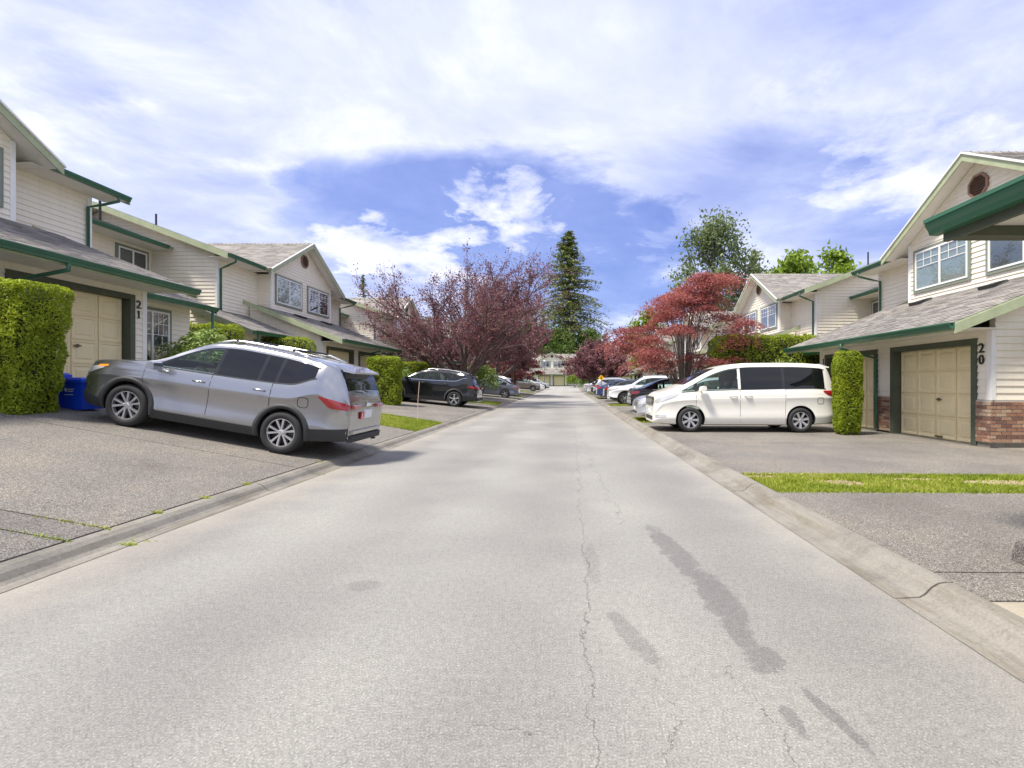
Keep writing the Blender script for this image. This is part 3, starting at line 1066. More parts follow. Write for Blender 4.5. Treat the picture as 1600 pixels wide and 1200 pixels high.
def townhouse(loc, rz, label, near=False, conn=0, connlen=4.9, styles=('half', 'blind'), numbers=None, brick=False, drop_side=-1, group='townhouses along the street', entry=True):
    H = empty('townhouse', loc, rz)
    tag(H, label, 'house', group)
    F = lambda x: (lambda s, d, z: (x - d, s, z))            # wall facing -x at plane x, s = y
    Em = lambda y: (lambda s, d, z: (s, y - d, z))           # wall facing -y
    Ep = lambda y: (lambda s, d, z: (s, y + d, z))           # wall facing +y
    D0, D1, DZ = 0.40, 2.76, 2.08
    SZ = 2.34                                                # garage soffit
    # --- garage front: piers and header
    for (ya, yb) in ((-3.2, -D1 - .13), (-D0 + .13, D0 - .13), (D1 + .13, 3.2)):
        zz = 0.95 if (brick and ya < 1) else 0.02
        siding(H, F(0), [(ya, zz), (yb, zz), (yb, SZ), (ya, SZ)], near)
    for (ya, yb) in ((-D1 - .13, -D0 + .13), (D0 - .13, D1 + .13)):
        siding(H, F(0), [(ya, DZ + .12), (yb, DZ + .12), (yb, SZ), (ya, SZ)], near)
    garage_door(H, -D1, -D0, DZ, detail=near)
    garage_door(H, D0, D1, DZ, detail=near)
    # corner boards
    for s in (-1, 1):
        b = MB()
        z0 = 0.95 if (brick and s < 0) else 0.02
        b.box(-0.028, 0.06, s * 3.2 - (0.03 if s < 0 else 0.09), s * 3.2 + (0.09 if s < 0 else 0.03), z0, SZ - 0.003)
        b.build('corner_board', 'white_vinyl', H)
    # --- garage side walls
    slope = 0.40
    zr0 = 2.44
    top = lambda x: zr0 + slope * (x + 1.0) - 0.14
    for s, PF in ((-1, Em(-3.2)), (1, Ep(3.2))):
        zz = 0.95 if (brick and s < 0) else 0.02
        siding(H, PF, [(0.062, zz), (3.0, zz), (3.0, top(3.0)), (0.062, top(0.062))], near)
    # --- garage roof
    roof_plane(H, 'garage_roof', (-1.0, -3.52, zr0), (-1.0, 3.52, zr0), (2.52, 3.52, zr0 + slope * 3.52), (2.52, -3.52, zr0 + slope * 3.52), near)
    for s in (-1, 1):
        rake_board(H, (-1.0, s * 3.52, zr0), (3.1, s * 3.52, zr0 + slope * 4.1), (0, s, 0))
    b = MB()
    b.box(-0.985, 0.0, -3.45, 3.45, SZ, SZ + 0.012)
    b.build('soffit', 'soffit', H)
    b = MB()
    b.box(-0.998, -0.972, -3.51, 3.51, SZ - 0.06, zr0 - 0.03)
    b.build('fascia', 'rake_green', H)
    gutter(H, (-1.0, -3.54, zr0 + 0.005), (-1.0, 3.54, zr0 + 0.005), (-1, 0, 0))
    yd = 0.28 if brick else drop_side * 1.0 * 0.28
    downspout(H, [(-1.06, yd - .1, zr0 - .1), (-1.06, yd - .1, zr0 - .24), (-0.55, yd - .05, zr0 - .36), (-0.08, yd, zr0 - .48), (-0.08, yd, 1.15), (-0.13, yd - .12, 0.95), (-0.13, yd - .14, 0.08)])
    # roof vents near the top of the garage roof
    for yv in (-1.05, 1.35):
        b = MB()
        zz = lambda x: zr0 + slope * (x + 1)
        b.hexa([(1.75, yv - .2, zz(1.75) + .01), (2.15, yv - .2, zz(2.15) + .01), (2.15, yv + .2, zz(2.15) + .01), (1.75, yv + .2, zz(1.75) + .01)],
               [(1.72, yv - .22, zz(1.75) + .10), (2.12, yv - .16, zz(2.15) + .07), (2.12, yv + .16, zz(2.15) + .07), (1.72, yv + .22, zz(1.75) + .10)])
        b.build('roof_vent', 'plastic_dark', H)
    # --- upper storey
    XG, XM = 2.5, 3.1
    GZ, PK, gs = 5.42, 7.36, 0.597
    gp = [(-2.6, top(XG) + .1), (2.6, top(XG) + .1), (2.6, PK - gs * 2.6 - .13), (0.0, PK - .14), (-2.6, PK - gs * 2.6 - .13)]
    siding(H, F(XG), gp, near)
    for s in (-1, 1):
        b = MB()
        b.box(XG - 0.03, XG + 0.06, s * 2.6 - (0.03 if s < 0 else 0.08), s * 2.6 + (0.08 if s < 0 else 0.03), top(XG) + .1, PK - gs * 2.6 - .14)
        b.build('corner_board', 'white_vinyl', H)
        siding(H, (Em(-2.6) if s < 0 else Ep(2.6)), [(XG + .062, 2.6), (XM, 2.6), (XM, GZ - .1), (XG + .062, GZ - .1)], near)
        # main wall beside the gable
        ya, yb = (-5.0, -2.6) if s < 0 else (2.6, 5.0)
        siding(H, F(XM), [(ya, 0.02), (yb, 0.02), (yb, GZ - .08), (ya, GZ - .08)], near)
        b = MB()
        b.box(XM - 0.028, XM + 0.05, s * 5.0 - (0.03 if s < 0 else 0.09), s * 5.0 + (0.09 if s < 0 else 0.03), 0.05, GZ - .09)
        b.build('corner_board', 'white_vinyl', H)
        # end wall with its gable
        pk = 5.45 + .38 * 5.0
        siding(H, (Em(-5.0) if s < 0 else Ep(5.0)), [(XM + .06, 0.02), (11.7, 0.02), (11.7, GZ - .1), (7.4, pk - .16), (XM + .06, GZ + .16)], near)
        # soffit, gutter of the main eave
        b = MB()
        y2, y3 = (s * 2.9, s * 5.4)
        b.box(2.42, XM, min(y2, y3), max(y2, y3), GZ - 0.09, GZ - 0.078)
        b.build('soffit', 'soffit', H)
        y2 = s * 3.25
        gutter(H, (2.40, min(y2, y3), 5.46), (2.40, max(y2, y3), 5.46), (-1, 0, 0))
        downspout(H, [(2.34, s * 5.05, 5.36), (2.34, s * 5.05, 5.22), (2.7, s * 4.97, 5.10), (3.03, s * 4.88, 5.0), (3.03, s * 4.88, 3.1)])
        # rake boards of the main roof end
        rake_board(H, (2.38, s * 5.42, 5.47), (7.4, s * 5.42, 7.375), (0, s, 0), 0.2)
        rake_board(H, (12.4, s * 5.42, 5.47), (7.4, s * 5.42, 7.375), (0, s, 0), 0.2)
    for s in (-1, 1):
        ya, yb = sorted((s * 3.15, s * 5.42))
        roof_plane(H, 'main_roof', (2.38, ya, 5.47), (2.38, yb, 5.47), (7.4, yb, 7.375), (7.4, ya, 7.375), near)
    roof_plane(H, 'main_roof', (2.75, -3.149, 5.61), (2.75, 3.149, 5.61), (7.4, 3.149, 7.375), (7.4, -3.149, 7.375), False)
    roof_plane(H, 'main_roof', (12.4, 5.42, 5.47), (12.4, -5.42, 5.47), (7.4, -5.42, 7.375), (7.4, 5.42, 7.375), False)
    for s in (-1, 1):
        roof_plane(H, 'gable_roof', (2.06, s * 3.28, PK - gs * 3.28), (7.3, s * 3.28, PK - gs * 3.28), (7.3, 0, PK), (2.06, 0, PK), near)
        rake_board(H, (2.06, s * 3.28, PK - gs * 3.28), (2.06, s * 0.001, PK), (-1, 0, 0), 0.19)
        rake_board(H, (2.05, s * 3.30, PK - gs * 3.30 + .03), (2.05, s * 0.001, PK + .03), (-1, 0, 0), 0.05, 0.055, 0.0, 'white_vinyl')
    # ridge caps
    b = MB()
    for i in range(26):
        x0 = 2.04 + i * 0.2
        b.hexa([(x0, -.13, PK - .06), (x0 + .24, -.13, PK - .075), (x0 + .24, .13, PK - .075), (x0, .13, PK - .06)], [(x0, -.012, PK + .045), (x0 + .24, -.012, PK + .02), (x0 + .24, .012, PK + .02), (x0, .012, PK + .045)])
    tag(b.build('ridge_caps', 'asphalt_shingle', H), kind='stuff')
    # octagonal louvred vent
    zc, r = 6.5, 0.33
    oct_ = [(r * math.cos(R(22.5 + 45 * k)), r * math.sin(R(22.5 + 45 * k))) for k in range(8)]
    b = MB()
    for k in range(8):
        (a0, c0), (a1, c1) = oct_[k], oct_[(k + 1) % 8]
        q = 0.82
        b.hexa([(XG - .07, a0, zc + c0), (XG - .07, a1, zc + c1), (XG - .07, a1 * q, zc + c1 * q), (XG - .07, a0 * q, zc + c0 * q)],
               [(XG - .01, a0, zc + c0), (XG - .01, a1, zc + c1), (XG - .01, a1 * q, zc + c1 * q), (XG - .01, a0 * q, zc + c0 * q)])
    vent = b.build('gable_vent', 'vent_slat', H)
    b = MB()
    b.prism([(XG - .028, a * .83, zc + c * .83) for a, c in oct_], [(XG - .022, a * .83, zc + c * .83) for a, c in oct_])
    b.build('backing', 'vent_brown', vent)
    for k in range(8):
        zz = zc - .24 + k * .065
        hw = min(r * .8, (r * 1.08 - abs(zz - zc)) * 1.0)
        b = MB()
        b.hexa([(XG - .062, -hw, zz - .02), (XG - .03, -hw, zz + .015), (XG - .03, hw, zz + .015), (XG - .062, hw, zz - .02)],
               [(XG - .062, -hw, zz - .012), (XG - .03, -hw, zz + .023), (XG - .03, hw, zz + .023), (XG - .062, hw, zz - .012)])
        b.build('slat', 'vent_brown', vent)
    # windows
    window(H, XG, 0.32, 2.28, 4.15, 5.32, styles[0])
    window(H, XG, -2.28, -0.32, 4.15, 5.32, styles[1])
    # --- entries beside the garage
    for s in (-1, 1):
        ya, yb = (-6.3, -3.2) if s < 0 else (3.2, 6.3)
        siding(H, F(1.35), [(ya, 0.02), (yb, 0.02), (yb, 2.40), (ya, 2.40)], near)
        siding(H, (Em(-6.3) if s < 0 else Ep(6.3)), [(1.35, 0.02), (XM, 0.02), (XM, 3.25), (1.35, 2.55)], False)
        roof_plane(H, 'entry_roof', (0.72, min(ya, yb) - (.25 if s < 0 else -.33), 2.46), (0.72, max(ya, yb) + (.25 if s > 0 else -.33), 2.46),
                   (XM, max(ya, yb) + (.25 if s > 0 else -.33), 3.42), (XM, min(ya, yb) - (.25 if s < 0 else -.33), 3.42), near, deck='trim_olive')
        ye = s * 6.55
        rake_board(H, (0.70, ye, 2.47), (XM, ye, 3.43), (0, s, 0), 0.17, mt='trim_olive')
        gutter(H, (0.71, min(s * 3.55, ye), 2.465), (0.71, max(s * 3.55, ye), 2.465), (-1, 0, 0))
        downspout(H, [(0.66, s * 6.35, 2.36), (0.66, s * 6.35, 0.1)])
        b = MB()
        b.box(0.74, 1.35, min(ya, yb) + (.02 if s > 0 else -.2), max(ya, yb) + (.2 if s > 0 else -.02), 2.385, 2.395)
        b.build('soffit', 'soffit', H)
        yw = s * 4.35
        window(H, 1.35, min(yw, yw + s * 1.15), max(yw, yw + s * 1.15), 0.45, 2.15, 'grid' if near else 'plain')
    # --- recessed link to the next house
    if conn:
        s = conn
        ya, yb = sorted((s * 5.0, s * (5.0 + connlen)))
        siding(H, F(5.6), [(ya, 0.02), (yb, 0.02), (yb, 5.15), (ya, 5.15)], near)
        roof_plane(H, 'link_roof', (4.75, ya + .01, 5.28), (4.75, yb - .01, 5.28), (8.4, yb - .01, 6.67), (8.4, ya + .01, 6.67), False)
        gutter(H, (4.74, ya + .3, 5.285), (4.74, yb - .03, 5.285), (-1, 0, 0))
        b = MB()
        b.box(4.76, 5.6, ya + .02, yb - .02, 5.165, 5.175)
        b.build('soffit', 'soffit', H)
        y1 = s * (5.0 + connlen - .25)
        window(H, 5.6, min(y1, y1 - s * 1.15), max(y1, y1 - s * 1.15), 4.1, 4.98, 'plain')
        b = MB()
        yv = s * (5.0 + connlen * .8)
        b.tube([(6.6, yv, 5.9), (6.6, yv, 6.75)], 0.04, 8)
        b.build('vent_pipe', 'lamp_black', H)
    for (xx, yy) in ((6.2, -3.9), (6.6, 3.6)):
        b = MB()
        b.tube([(xx, yy, 6.8), (xx, yy, 7.55)], 0.035, 8)
        b.build('vent_pipe', 'lamp_black', H)
    # --- numbers, one digit above the other on the pier beside the door
    for (yn, zn, digits) in numbers or ():
        for k, ch in enumerate(digits):
            o = link('house_number', text_mesh(ch, 0.27, 0.008, 'digit_black'), H)
            o.location = (-0.034, yn, zn - k * 0.235)
            o.rotation_euler = (R(90), 0, R(-90))
    if brick:
        b = MB()
        b.box(-0.050, 0.02, -3.235, -D1 - .132, 0.10, 0.945)
        b.box(0.0, 3.0, -3.235, -3.19, 0.10, 0.945)
        wains = b.build('brick_wainscot', 'mortar', H)
        brick_run(wains, lambda s, d, z: (-0.036, s, z), -3.255, -D1 - .135, 0.11, 0.94)
        b = MB()
        b.box(-0.050, 0.02, -D0 + .132, D0 - .132, 0.04, 0.945)
        pier = b.build('brick_wainscot', 'mortar', H)
        brick_run(pier, lambda s, d, z: (-0.036, s, z), -D0 + .135, D0 - .135, 0.05, 0.94)
        brick_run(wains, lambda s, d, z: (s, -3.222, z), -0.06, 1.9, 0.11, 0.94)
        b = MB()
        b.box(-0.03, 3.0, -3.20, -D1 - .14, -0.15, 0.10)
        b.build('foundation', 'kerb_concrete', H)
    # slab inside so that the walls stand on something
    b = MB()
    b.box(0.1, 11.6, -4.9, 4.9, -0.4, 0.008)
    b.build('floor_slab', 'kerb_concrete', H)
    b = MB()
    b.box(11.58, 11.7, -5.0, 5.0, 0.02, 5.3)
    b.build('wall', 'cream_siding', H)
    return H


LY, RY = [8.5, 23.4, 38.3, 53.2, 68.1], [12.75, 27.3, 41.8, 56.3]
townhouse((WR, RY[0], base_r(10)), 0, 'cream townhouse numbered 20 with brick corner at the right edge', True, 1, 4.55, ('curtain', 'blind'), [(-3.0, 1.9, '20'), (3.0, 1.9, '19')], True)
townhouse((WR, RY[1], base_r(26) + .05), 0, 'cream townhouse behind the tall hedge and white minivan', False, 1, 4.5, ('grid', 'grid'))
townhouse((WR, RY[2], base_r(40) + .05), 0, 'cream townhouse behind the red maple on the right', False, 1, 4.5)
townhouse((WR, RY[3], base_r(55) + .1), 0, 'farthest cream townhouse on the right side behind plum trees', False, 0)
townhouse((WL, LY[0], 1.23), math.pi, 'cream townhouse numbered 21 at the left edge behind the clipped hedge', True, -1, 4.9, ('curtain', 'curtain'), [(-3.0, 1.9, '21')])
townhouse((WL, LY[1], 0.75), math.pi, 'cream townhouse with two gridded gable windows above the silver crossover', False, -1, 4.9, ('curtain', 'grid'))
townhouse((WL, LY[2], 0.78), math.pi, 'cream townhouse behind the large plum tree crown on the left', False, -1, 4.9, ('grid', 'grid'))
townhouse((WL, LY[3], 0.80), math.pi, 'cream townhouse on the left beyond the large plum tree', False, -1, 4.9)
townhouse((WL, LY[4], 0.86), math.pi, 'farthest cream townhouse on the left side of the road', False, 0)
townhouse((-3.2, 105, 0.98), R(90), 'cream townhouse facing down the road at its far end', False, 0, 4.9, ('half', 'half'))
townhouse((11.8, 108, 0.98), R(90), 'cream house right of the road end behind plum trees', False, 0)
townhouse((-18.2, 108, 0.98), R(90), 'cream house left of the road end behind the small maple', False, 0)


def mail_shelter():
    H = empty('mail_shelter', (2.95, 0.0, 0.1))
    tag(H, 'open roofed shelter with green gutter at the top right corner', 'shelter')
    y0, y1 = -1.2, 3.85
    zE = 2.53
    roof_plane(H, 'roof', (0.03, y0, zE + .01), (0.03, y1, zE + .01), (2.0, y1, zE + .62), (2.0, y0, zE + .62), True, 0.07, 'trim_olive')
    roof_plane(H, 'roof', (3.97, y1, zE + .01), (3.97, y0, zE + .01), (2.0, y0, zE + .62), (2.0, y1, zE + .62), False, 0.07, 'trim_olive')
    gutter(H, (0.03, y0, zE + .015), (0.03, y1 + .02, zE + .015), (-1, 0, 0))
    b = MB()
    b.box(0.035, 0.075, y0, y1 - .02, zE - .17, zE - .07)
    b.build('fascia', 'trim_olive', H)
    b = MB()
    b.box(0.08, 3.9, y1 - .16, y1 - .02, zE - .16, zE - .07)
    b.build('tie_beam', 'trim_olive', H)
    b = MB()
    b.box(0.08, 3.9, y0, y1 - .165, zE - .085, zE - .075)
    b.build('soffit', 'soffit', H)
    for (px, py) in ((0.95, 3.3), (3.3, 3.3), (0.95, -0.9), (3.3, -0.9)):
        b = MB()
        b.box(px - .07, px + .07, py - .07, py + .07, 0, zE - .1)
        b.build('post', 'trim_olive', H)


mail_shelter()
b = MB()
b.hexa([(3.12, 3.08, 0.09), (3.6, 3.08, 0.09), (3.6, 3.4, 0.09), (3.12, 3.4, 0.09)], [(3.14, 3.10, 0.235), (3.6, 3.10, 0.24), (3.6, 3.38, 0.24), (3.14, 3.38, 0.235)])
o = b.build('paving_block', 'exposed_aggregate_dark')
tag(o, 'low aggregate block at the right edge of the near driveway', 'block')

# ------------------------------------------------------------------ vegetation
def hedge(loc, size, n, label, leaf=0.035, taper=0.0, rz=0.0, rnd=0.18, name='hedge', group=None, matname='cedar_leaf', cat='hedge', lump=0.05):
    """clipped evergreen: superellipsoid shell of sprays round a dark inner growth. size = full x,y,z"""
    H = empty(name, loc, rz)
    tag(H, label, cat, group)
    sx, sy, sz = size
    ex = 2.0 / rnd
    P = rng.uniform(-1, 1, (n * 2, 3))
    P /= (np.sum(np.abs(P) ** ex, axis=1, keepdims=True)) ** (1 / ex)
    # keep an even density on all faces
    area = np.array([sy * sz, sx * sz, sx * sy])
    dom = np.argmax(np.abs(P), axis=1)
    keep = rng.random(len(P)) < (area / area.max())[dom] + 0.05
    P = P[keep][:n]
    nr = np.sign(P) * np.abs(P) ** (ex - 1)
    nr /= np.linalg.norm(nr, axis=1, keepdims=True)
    q = P * np.array([sx, sy, sz]) / 2
    ph = rng.uniform(0, 6, 6)
    wv = np.sin(q[:, 0] * 7 + ph[0]) * np.sin(q[:, 1] * 7 + ph[1]) * np.sin(q[:, 2] * 6 + ph[2]) + 0.6 * np.sin(q[:, 0] * 17 + q[:, 2] * 13 + ph[3])
    dep = rng.exponential(leaf * 0.9, len(q)) - leaf * 0.5
    q = q - nr * dep[:, None] + nr * (wv * lump)[:, None]
    s = 1 - taper * (0.5 - q[:, 2] / sz)
    q[:, 0] *= s
    q[:, 1] *= s
    q[:, 2] += sz / 2
    q[:, 2] = np.maximum(q[:, 2], 0.02)
    L = leaf * rng.uniform(0.5, 1.3, len(q))
    V, F = leaf_cards(q, L, L * 0.36, nr, 1.1)
    link('foliage', np_mesh('foliage', V, F, matname), H)
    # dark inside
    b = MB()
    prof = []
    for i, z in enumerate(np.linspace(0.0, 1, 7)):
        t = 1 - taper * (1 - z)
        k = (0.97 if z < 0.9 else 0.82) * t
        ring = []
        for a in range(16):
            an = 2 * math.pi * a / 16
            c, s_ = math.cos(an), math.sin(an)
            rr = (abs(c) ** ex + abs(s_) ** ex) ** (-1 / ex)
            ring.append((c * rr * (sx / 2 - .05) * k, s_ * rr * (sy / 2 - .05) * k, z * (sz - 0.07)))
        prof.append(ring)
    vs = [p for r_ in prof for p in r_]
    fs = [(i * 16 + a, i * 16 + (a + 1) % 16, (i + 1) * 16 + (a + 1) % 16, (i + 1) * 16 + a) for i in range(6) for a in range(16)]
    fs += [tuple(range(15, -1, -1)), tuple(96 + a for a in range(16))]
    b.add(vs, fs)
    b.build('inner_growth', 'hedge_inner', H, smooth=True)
    return H


def bush(loc, size, n, label, leaf=0.07, matname='rhodo_leaf', name='shrub', cat='shrub', group=None):
    H = empty(name, loc)
    tag(H, label, cat, group)
    sx, sy, sz = size
    b = MB()
    for k in range(7):
        a = k * 0.9
        b.tube([(0.05 * math.cos(a), 0.05 * math.sin(a), 0), (sx * .2 * math.cos(a), sy * .2 * math.sin(a), sz * .45), (sx * .34 * math.cos(a), sy * .34 * math.sin(a), sz * .8)], [0.03, 0.02, 0.008], 5)
    b.build('stem', 'bark_dark', H)
    ncl = 46
    C = rng.normal(size=(ncl, 3))
    C /= np.linalg.norm(C, axis=1, keepdims=True)
    C[:, 2] = np.abs(C[:, 2]) * 1.0 - 0.15
    C = C * np.array([sx / 2, sy / 2, sz * .55]) * rng.uniform(.72, 1.02, (ncl, 1)) + np.array([0, 0, sz * .42])
    idx = rng.integers(0, ncl, n)
    d = rng.normal(size=(n, 3))
    d /= np.linalg.norm(d, axis=1, keepdims=True)
    r = min(sx, sz) * 0.19
    Q = C[idx] + d * r * rng.uniform(.5, 1.0, (n, 1))
    Q[:, 2] = np.maximum(Q[:, 2], 0.05)
    L = leaf * rng.uniform(.6, 1.25, n)
    V, F = leaf_cards(Q, L, L * .33, d * .5 + np.array([0, 0, .5]), .5)
    link('foliage', np_mesh('foliage', V, F, matname), H)
    return H


def branching(start, dirs, levels, rnd, bark, H, seg=4, nsides=6, up=0.0):
    """grow limbs; returns twig points. levels = list of (children, length, radius, spread)"""
    b = MB()
    tips = []

    def grow(p, d, lv):
        kids, Ln, rad, spread = levels[lv]
        Ln *= rnd.uniform(.75, 1.25)
        pts, rr = [Vector(p)], [rad]
        q, dd = Vector(p), Vector(d).normalized()
        for i in range(seg):
            dd = (dd + Vector((rnd.gauss(0, .10), rnd.gauss(0, .10), rnd.gauss(0, .07) + up)) * 1.0).normalized()
            q = q + dd * Ln / seg
            pts.append(q.copy())
            nxt = levels[lv + 1][2] if lv + 1 < len(levels) else rad * .35
            rr.append(rad + (nxt * 0.9 - rad) * (i + 1) / seg)
        b.tube(pts, rr, nsides if lv < 2 else 4, cap=False)
        if lv + 1 < len(levels):
            for k in range(kids):
                t = rnd.uniform(.35, 1.0) if k else 1.0
                i = min(int(t * seg), seg)
                ax = Vector((rnd.gauss(0, 1), rnd.gauss(0, 1), rnd.gauss(0, .7)))
                nd = (dd + ax.normalized() * spread * rnd.uniform(.5, 1.2)).normalized()
                grow(pts[i], nd, lv + 1)
        if lv >= len(levels) - 2:
            for a, c in zip(pts[:-1], pts[1:]):
                tips.append((a, c, lv))
    for d, p in dirs:
        grow(p if p else start, d, 0)
    b.build('limbs', bark, H, smooth=True)
    return tips


def leaves_on(tips, per, jitter, leaf, aspect=.5, up=None, keep=None):
    A = np.array([t[0] for t in tips])
    B_ = np.array([t[1] for t in tips])
    pw = rng.random(len(A)) ** 2.2
    i = rng.choice(len(A), per, p=pw / pw.sum())
    t = rng.random((per, 1))
    Q = A[i] + (B_[i] - A[i]) * t + rng.normal(0, jitter, (per, 3))
    if keep is not None:
        Q = Q[keep(Q)]
    L = leaf * rng.uniform(.6, 1.3, len(Q))
    nr = None if up is None else np.tile(np.array([0, 0, 1.0]), (len(Q), 1))
    return leaf_cards(Q, L, L * aspect, nr, 0.7 if up is None else up)


def plum_tree(loc, s, label, nleaf, seed, leaf=.085, limbs=8):
    rnd = random.Random(seed)
    H = empty('plum_tree', loc)
    tag(H, label, 'tree')
    b = MB()
    b.tube([(0, 0, -.15), (0.02, 0, .25 * s), (-.02, .03, .75 * s), (0, 0, 1.25 * s)], [.30 * s, .25 * s, .21 * s, .2 * s], 12, cap=False)
    b.build('trunk', 'bark_dark', H, smooth=True)
    dirs = []
    for k in range(limbs):
        a = k * 2 * math.pi / limbs + rnd.uniform(-.3, .3)
        tilt = rnd.uniform(.8, 1.5) if k % 2 else rnd.uniform(.3, .7)
        dirs.append((Vector((math.cos(a) * tilt, math.sin(a) * tilt, .8)), Vector((math.cos(a) * .1 * s, math.sin(a) * .1 * s, rnd.uniform(.6, 1.2) * s))))
    dirs.append((Vector((.05, 0, 1)), Vector((0, 0, 1.1 * s))))
    tips = branching(None, dirs, [(5, 3.0 * s, .115 * s, .55), (5, 2.0 * s, .05 * s, .65), (5, 1.25 * s, .022 * s, .75), (0, .8 * s, .009 * s, .5)], rnd, 'bark_dark', H, up=.03)
    V, F = leaves_on(tips, nleaf, .10 * s, leaf, .5)
    link('crown', np_mesh('crown', V, F, 'plum_leaf'), H)
    return H


def maple_tree(loc, w, h, label, nleaf, seed, leaf=.07):
    rnd = random.Random(seed)
    H = empty('maple_tree', loc)
    tag(H, label, 'tree')
    b = MB()
    b.tube([(0, 0, -.1), (0.03, 0, .3), (-.03, .03, .6), (0, 0, .85)], [.14, .11, .10, .09], 10, cap=False)
    b.build('trunk', 'bark_grey', H, smooth=True)
    # layered pads
    pads = []
    for k in range(64):
        t = rnd.random() ** .8
        z = h * (.34 + .63 * t)
        rmax = w / 2 * (1 - .62 * max(0, (t - .25) / .75) ** 1.3) * (0.75 + .25 * min(1, t * 5))
        a = rnd.uniform(0, 2 * math.pi)
        r = rmax * rnd.random() ** .55
        x = r * math.cos(a) + (t > .5) * w * .17 * (t - .5) * 2
        pads.append((x, r * math.sin(a), z - .05 * h * (r / (w / 2)) ** 2, w * rnd.uniform(.07, .125)))
    b = MB()
    for (x, y, z, r) in pads:
        m = Vector((x * .35, y * .35, .85 + (z - .85) * .55))
        b.tube([(x * .03, y * .03, .7), m, (x * .8, y * .8, z - .05), (x, y, z)], [.024, .018, .010, .005], 5, cap=False)
    b.build('limbs', 'bark_grey', H, smooth=True)
    per = nleaf // len(pads)
    Q = []
    for (x, y, z, r) in pads:
        d = np.clip(rng.normal(size=(per, 3)), -1.9, 1.9)
        q = d * np.array([r * .62, r * .62, r * .13])
        q[:, 2] -= (q[:, 0] ** 2 + q[:, 1] ** 2) * .22 / r
        Q.append(q + np.array([x, y, z]))
    Q = np.concatenate(Q)
    L = leaf * rng.uniform(.6, 1.3, len(Q))
    V, F = leaf_cards(Q, L, L * .45, np.tile(np.array([0, 0, 1.0]), (len(Q), 1)), .55)
    link('crown', np_mesh('crown', V, F, 'maple_leaf'), H)
    return H


def fir_tree(loc, h, w, label, seed, dens=1.0, group=None, gap=0.12):
    rnd = random.Random(seed)
    H = empty('fir_tree', loc)
    tag(H, label, 'tree', group)
    b = MB()
    b.tube([(0, 0, -.5), (0, 0, h * .5), (0.1, 0, h * .98)], [h * .014, h * .009, h * .0015], 8, cap=False)
    b.build('trunk', 'bark_dark', H, smooth=True)
    Q, Ls, Nr = [], [], []
    limb = MB()
    z = h * .06
    while z < h * .985:
        t = z / h
        R0 = w / 2 * ((1 - t) ** .8) * (1.0 if t > .12 else .75) + w * .012
        nb = max(4, int(8 * dens))
        for k in range(nb):
            if rnd.random() < gap:
                continue
            a = rnd.uniform(0, 6.283)
            L = R0 * rnd.uniform(.45, 1.2)
            rise = .12 if t > .6 else -.12
            zz = z + rnd.uniform(-.2, .2) * h * .02
            p0 = np.array([0, 0, zz])
            tip = np.array([math.cos(a) * L, math.sin(a) * L, zz + L * rise - .10 * L])
            limb.tube([p0, (p0 + tip) / 2 + np.array([0, 0, .06 * L]), tip], [h * .0022, h * .0015, h * .0004], 4, cap=False)
            m = int(24 * dens * max(.35, L / (w / 2)))
            for q in range(m):
                u = rnd.uniform(.12, 1.03)
                c = p0 + (tip - p0) * u + np.array([0, 0, .24 * L * u * (1 - u)])
                sd = rnd.gauss(0, .10) * L
                c = c + np.array([-math.sin(a) * sd, math.cos(a) * sd, -abs(rnd.gauss(0, .035)) * L - abs(sd) * .25])
                Q.append(c)
                Ls.append(h * .0095 * rnd.uniform(.6, 1.4))
        z += h * .0165 * (1.15 - .4 * t)
    limb.build('limbs', 'bark_dark', H, smooth=True)
    Q = np.array(Q)
    L = np.array(Ls)
    V, F = leaf_cards(Q, L, L * .38, np.tile(np.array([0, 0, 1.0]), (len(Q), 1)), .75)
    link('crown', np_mesh('crown', V, F, 'fir_leaf'), H)
    return H


def leafy_tree(loc, h, w, label, seed, matname, nleaf, leaf, clumps=40, trunk=.3, bark='bark_grey', name='leafy_tree', group=None, bottom=.22):
    rnd = random.Random(seed)
    H = empty(name, loc)
    tag(H, label, 'tree', group)
    b = MB()
    b.tube([(0, 0, -.3), (.1, 0, h * .3), (-.1, .1, h * .62), (0, 0, h * .93)], [h * .017, h * .013, h * .007, h * .002], 8, cap=False)
    b.build('trunk', bark, H, smooth=True)
    cl = []
    for k in range(clumps):
        t = rnd.random()
        z = h * (bottom + (1 - bottom) * t)
        rm = w / 2 * math.sin(math.pi * min(1, (.18 + .80 * t))) ** .7
        a = rnd.uniform(0, 6.283)
        r = rm * rnd.random() ** .5
        cl.append((r * math.cos(a), r * math.sin(a), z * (1 if t < .9 else .97), w * rnd.uniform(.065, .135)))
    b = MB()
    for (x, y, z, r) in cl:
        z0 = max(h * .12, z - math.hypot(x, y) * 1.0 - h * .05)
        b.tube([(0, 0, z0), (x * .5, y * .5, z0 + (z - z0) * .55), (x, y, z + r * .5)], [h * .005, h * .003, h * .0008], 5, cap=False)
    b.build('limbs', bark, H, smooth=True)
    idx = rng.integers(0, clumps, nleaf)
    C = np.array(cl)
    d = rng.normal(size=(nleaf, 3))
    Q = C[idx, :3] + d * C[idx, 3:4] * np.array([.62, .62, .72])
    L = leaf * rng.uniform(.5, 1.35, nleaf)
    V, F = leaf_cards(Q, L, L * .55)
    link('crown', np_mesh('crown', V, F, matname), H)
    return H


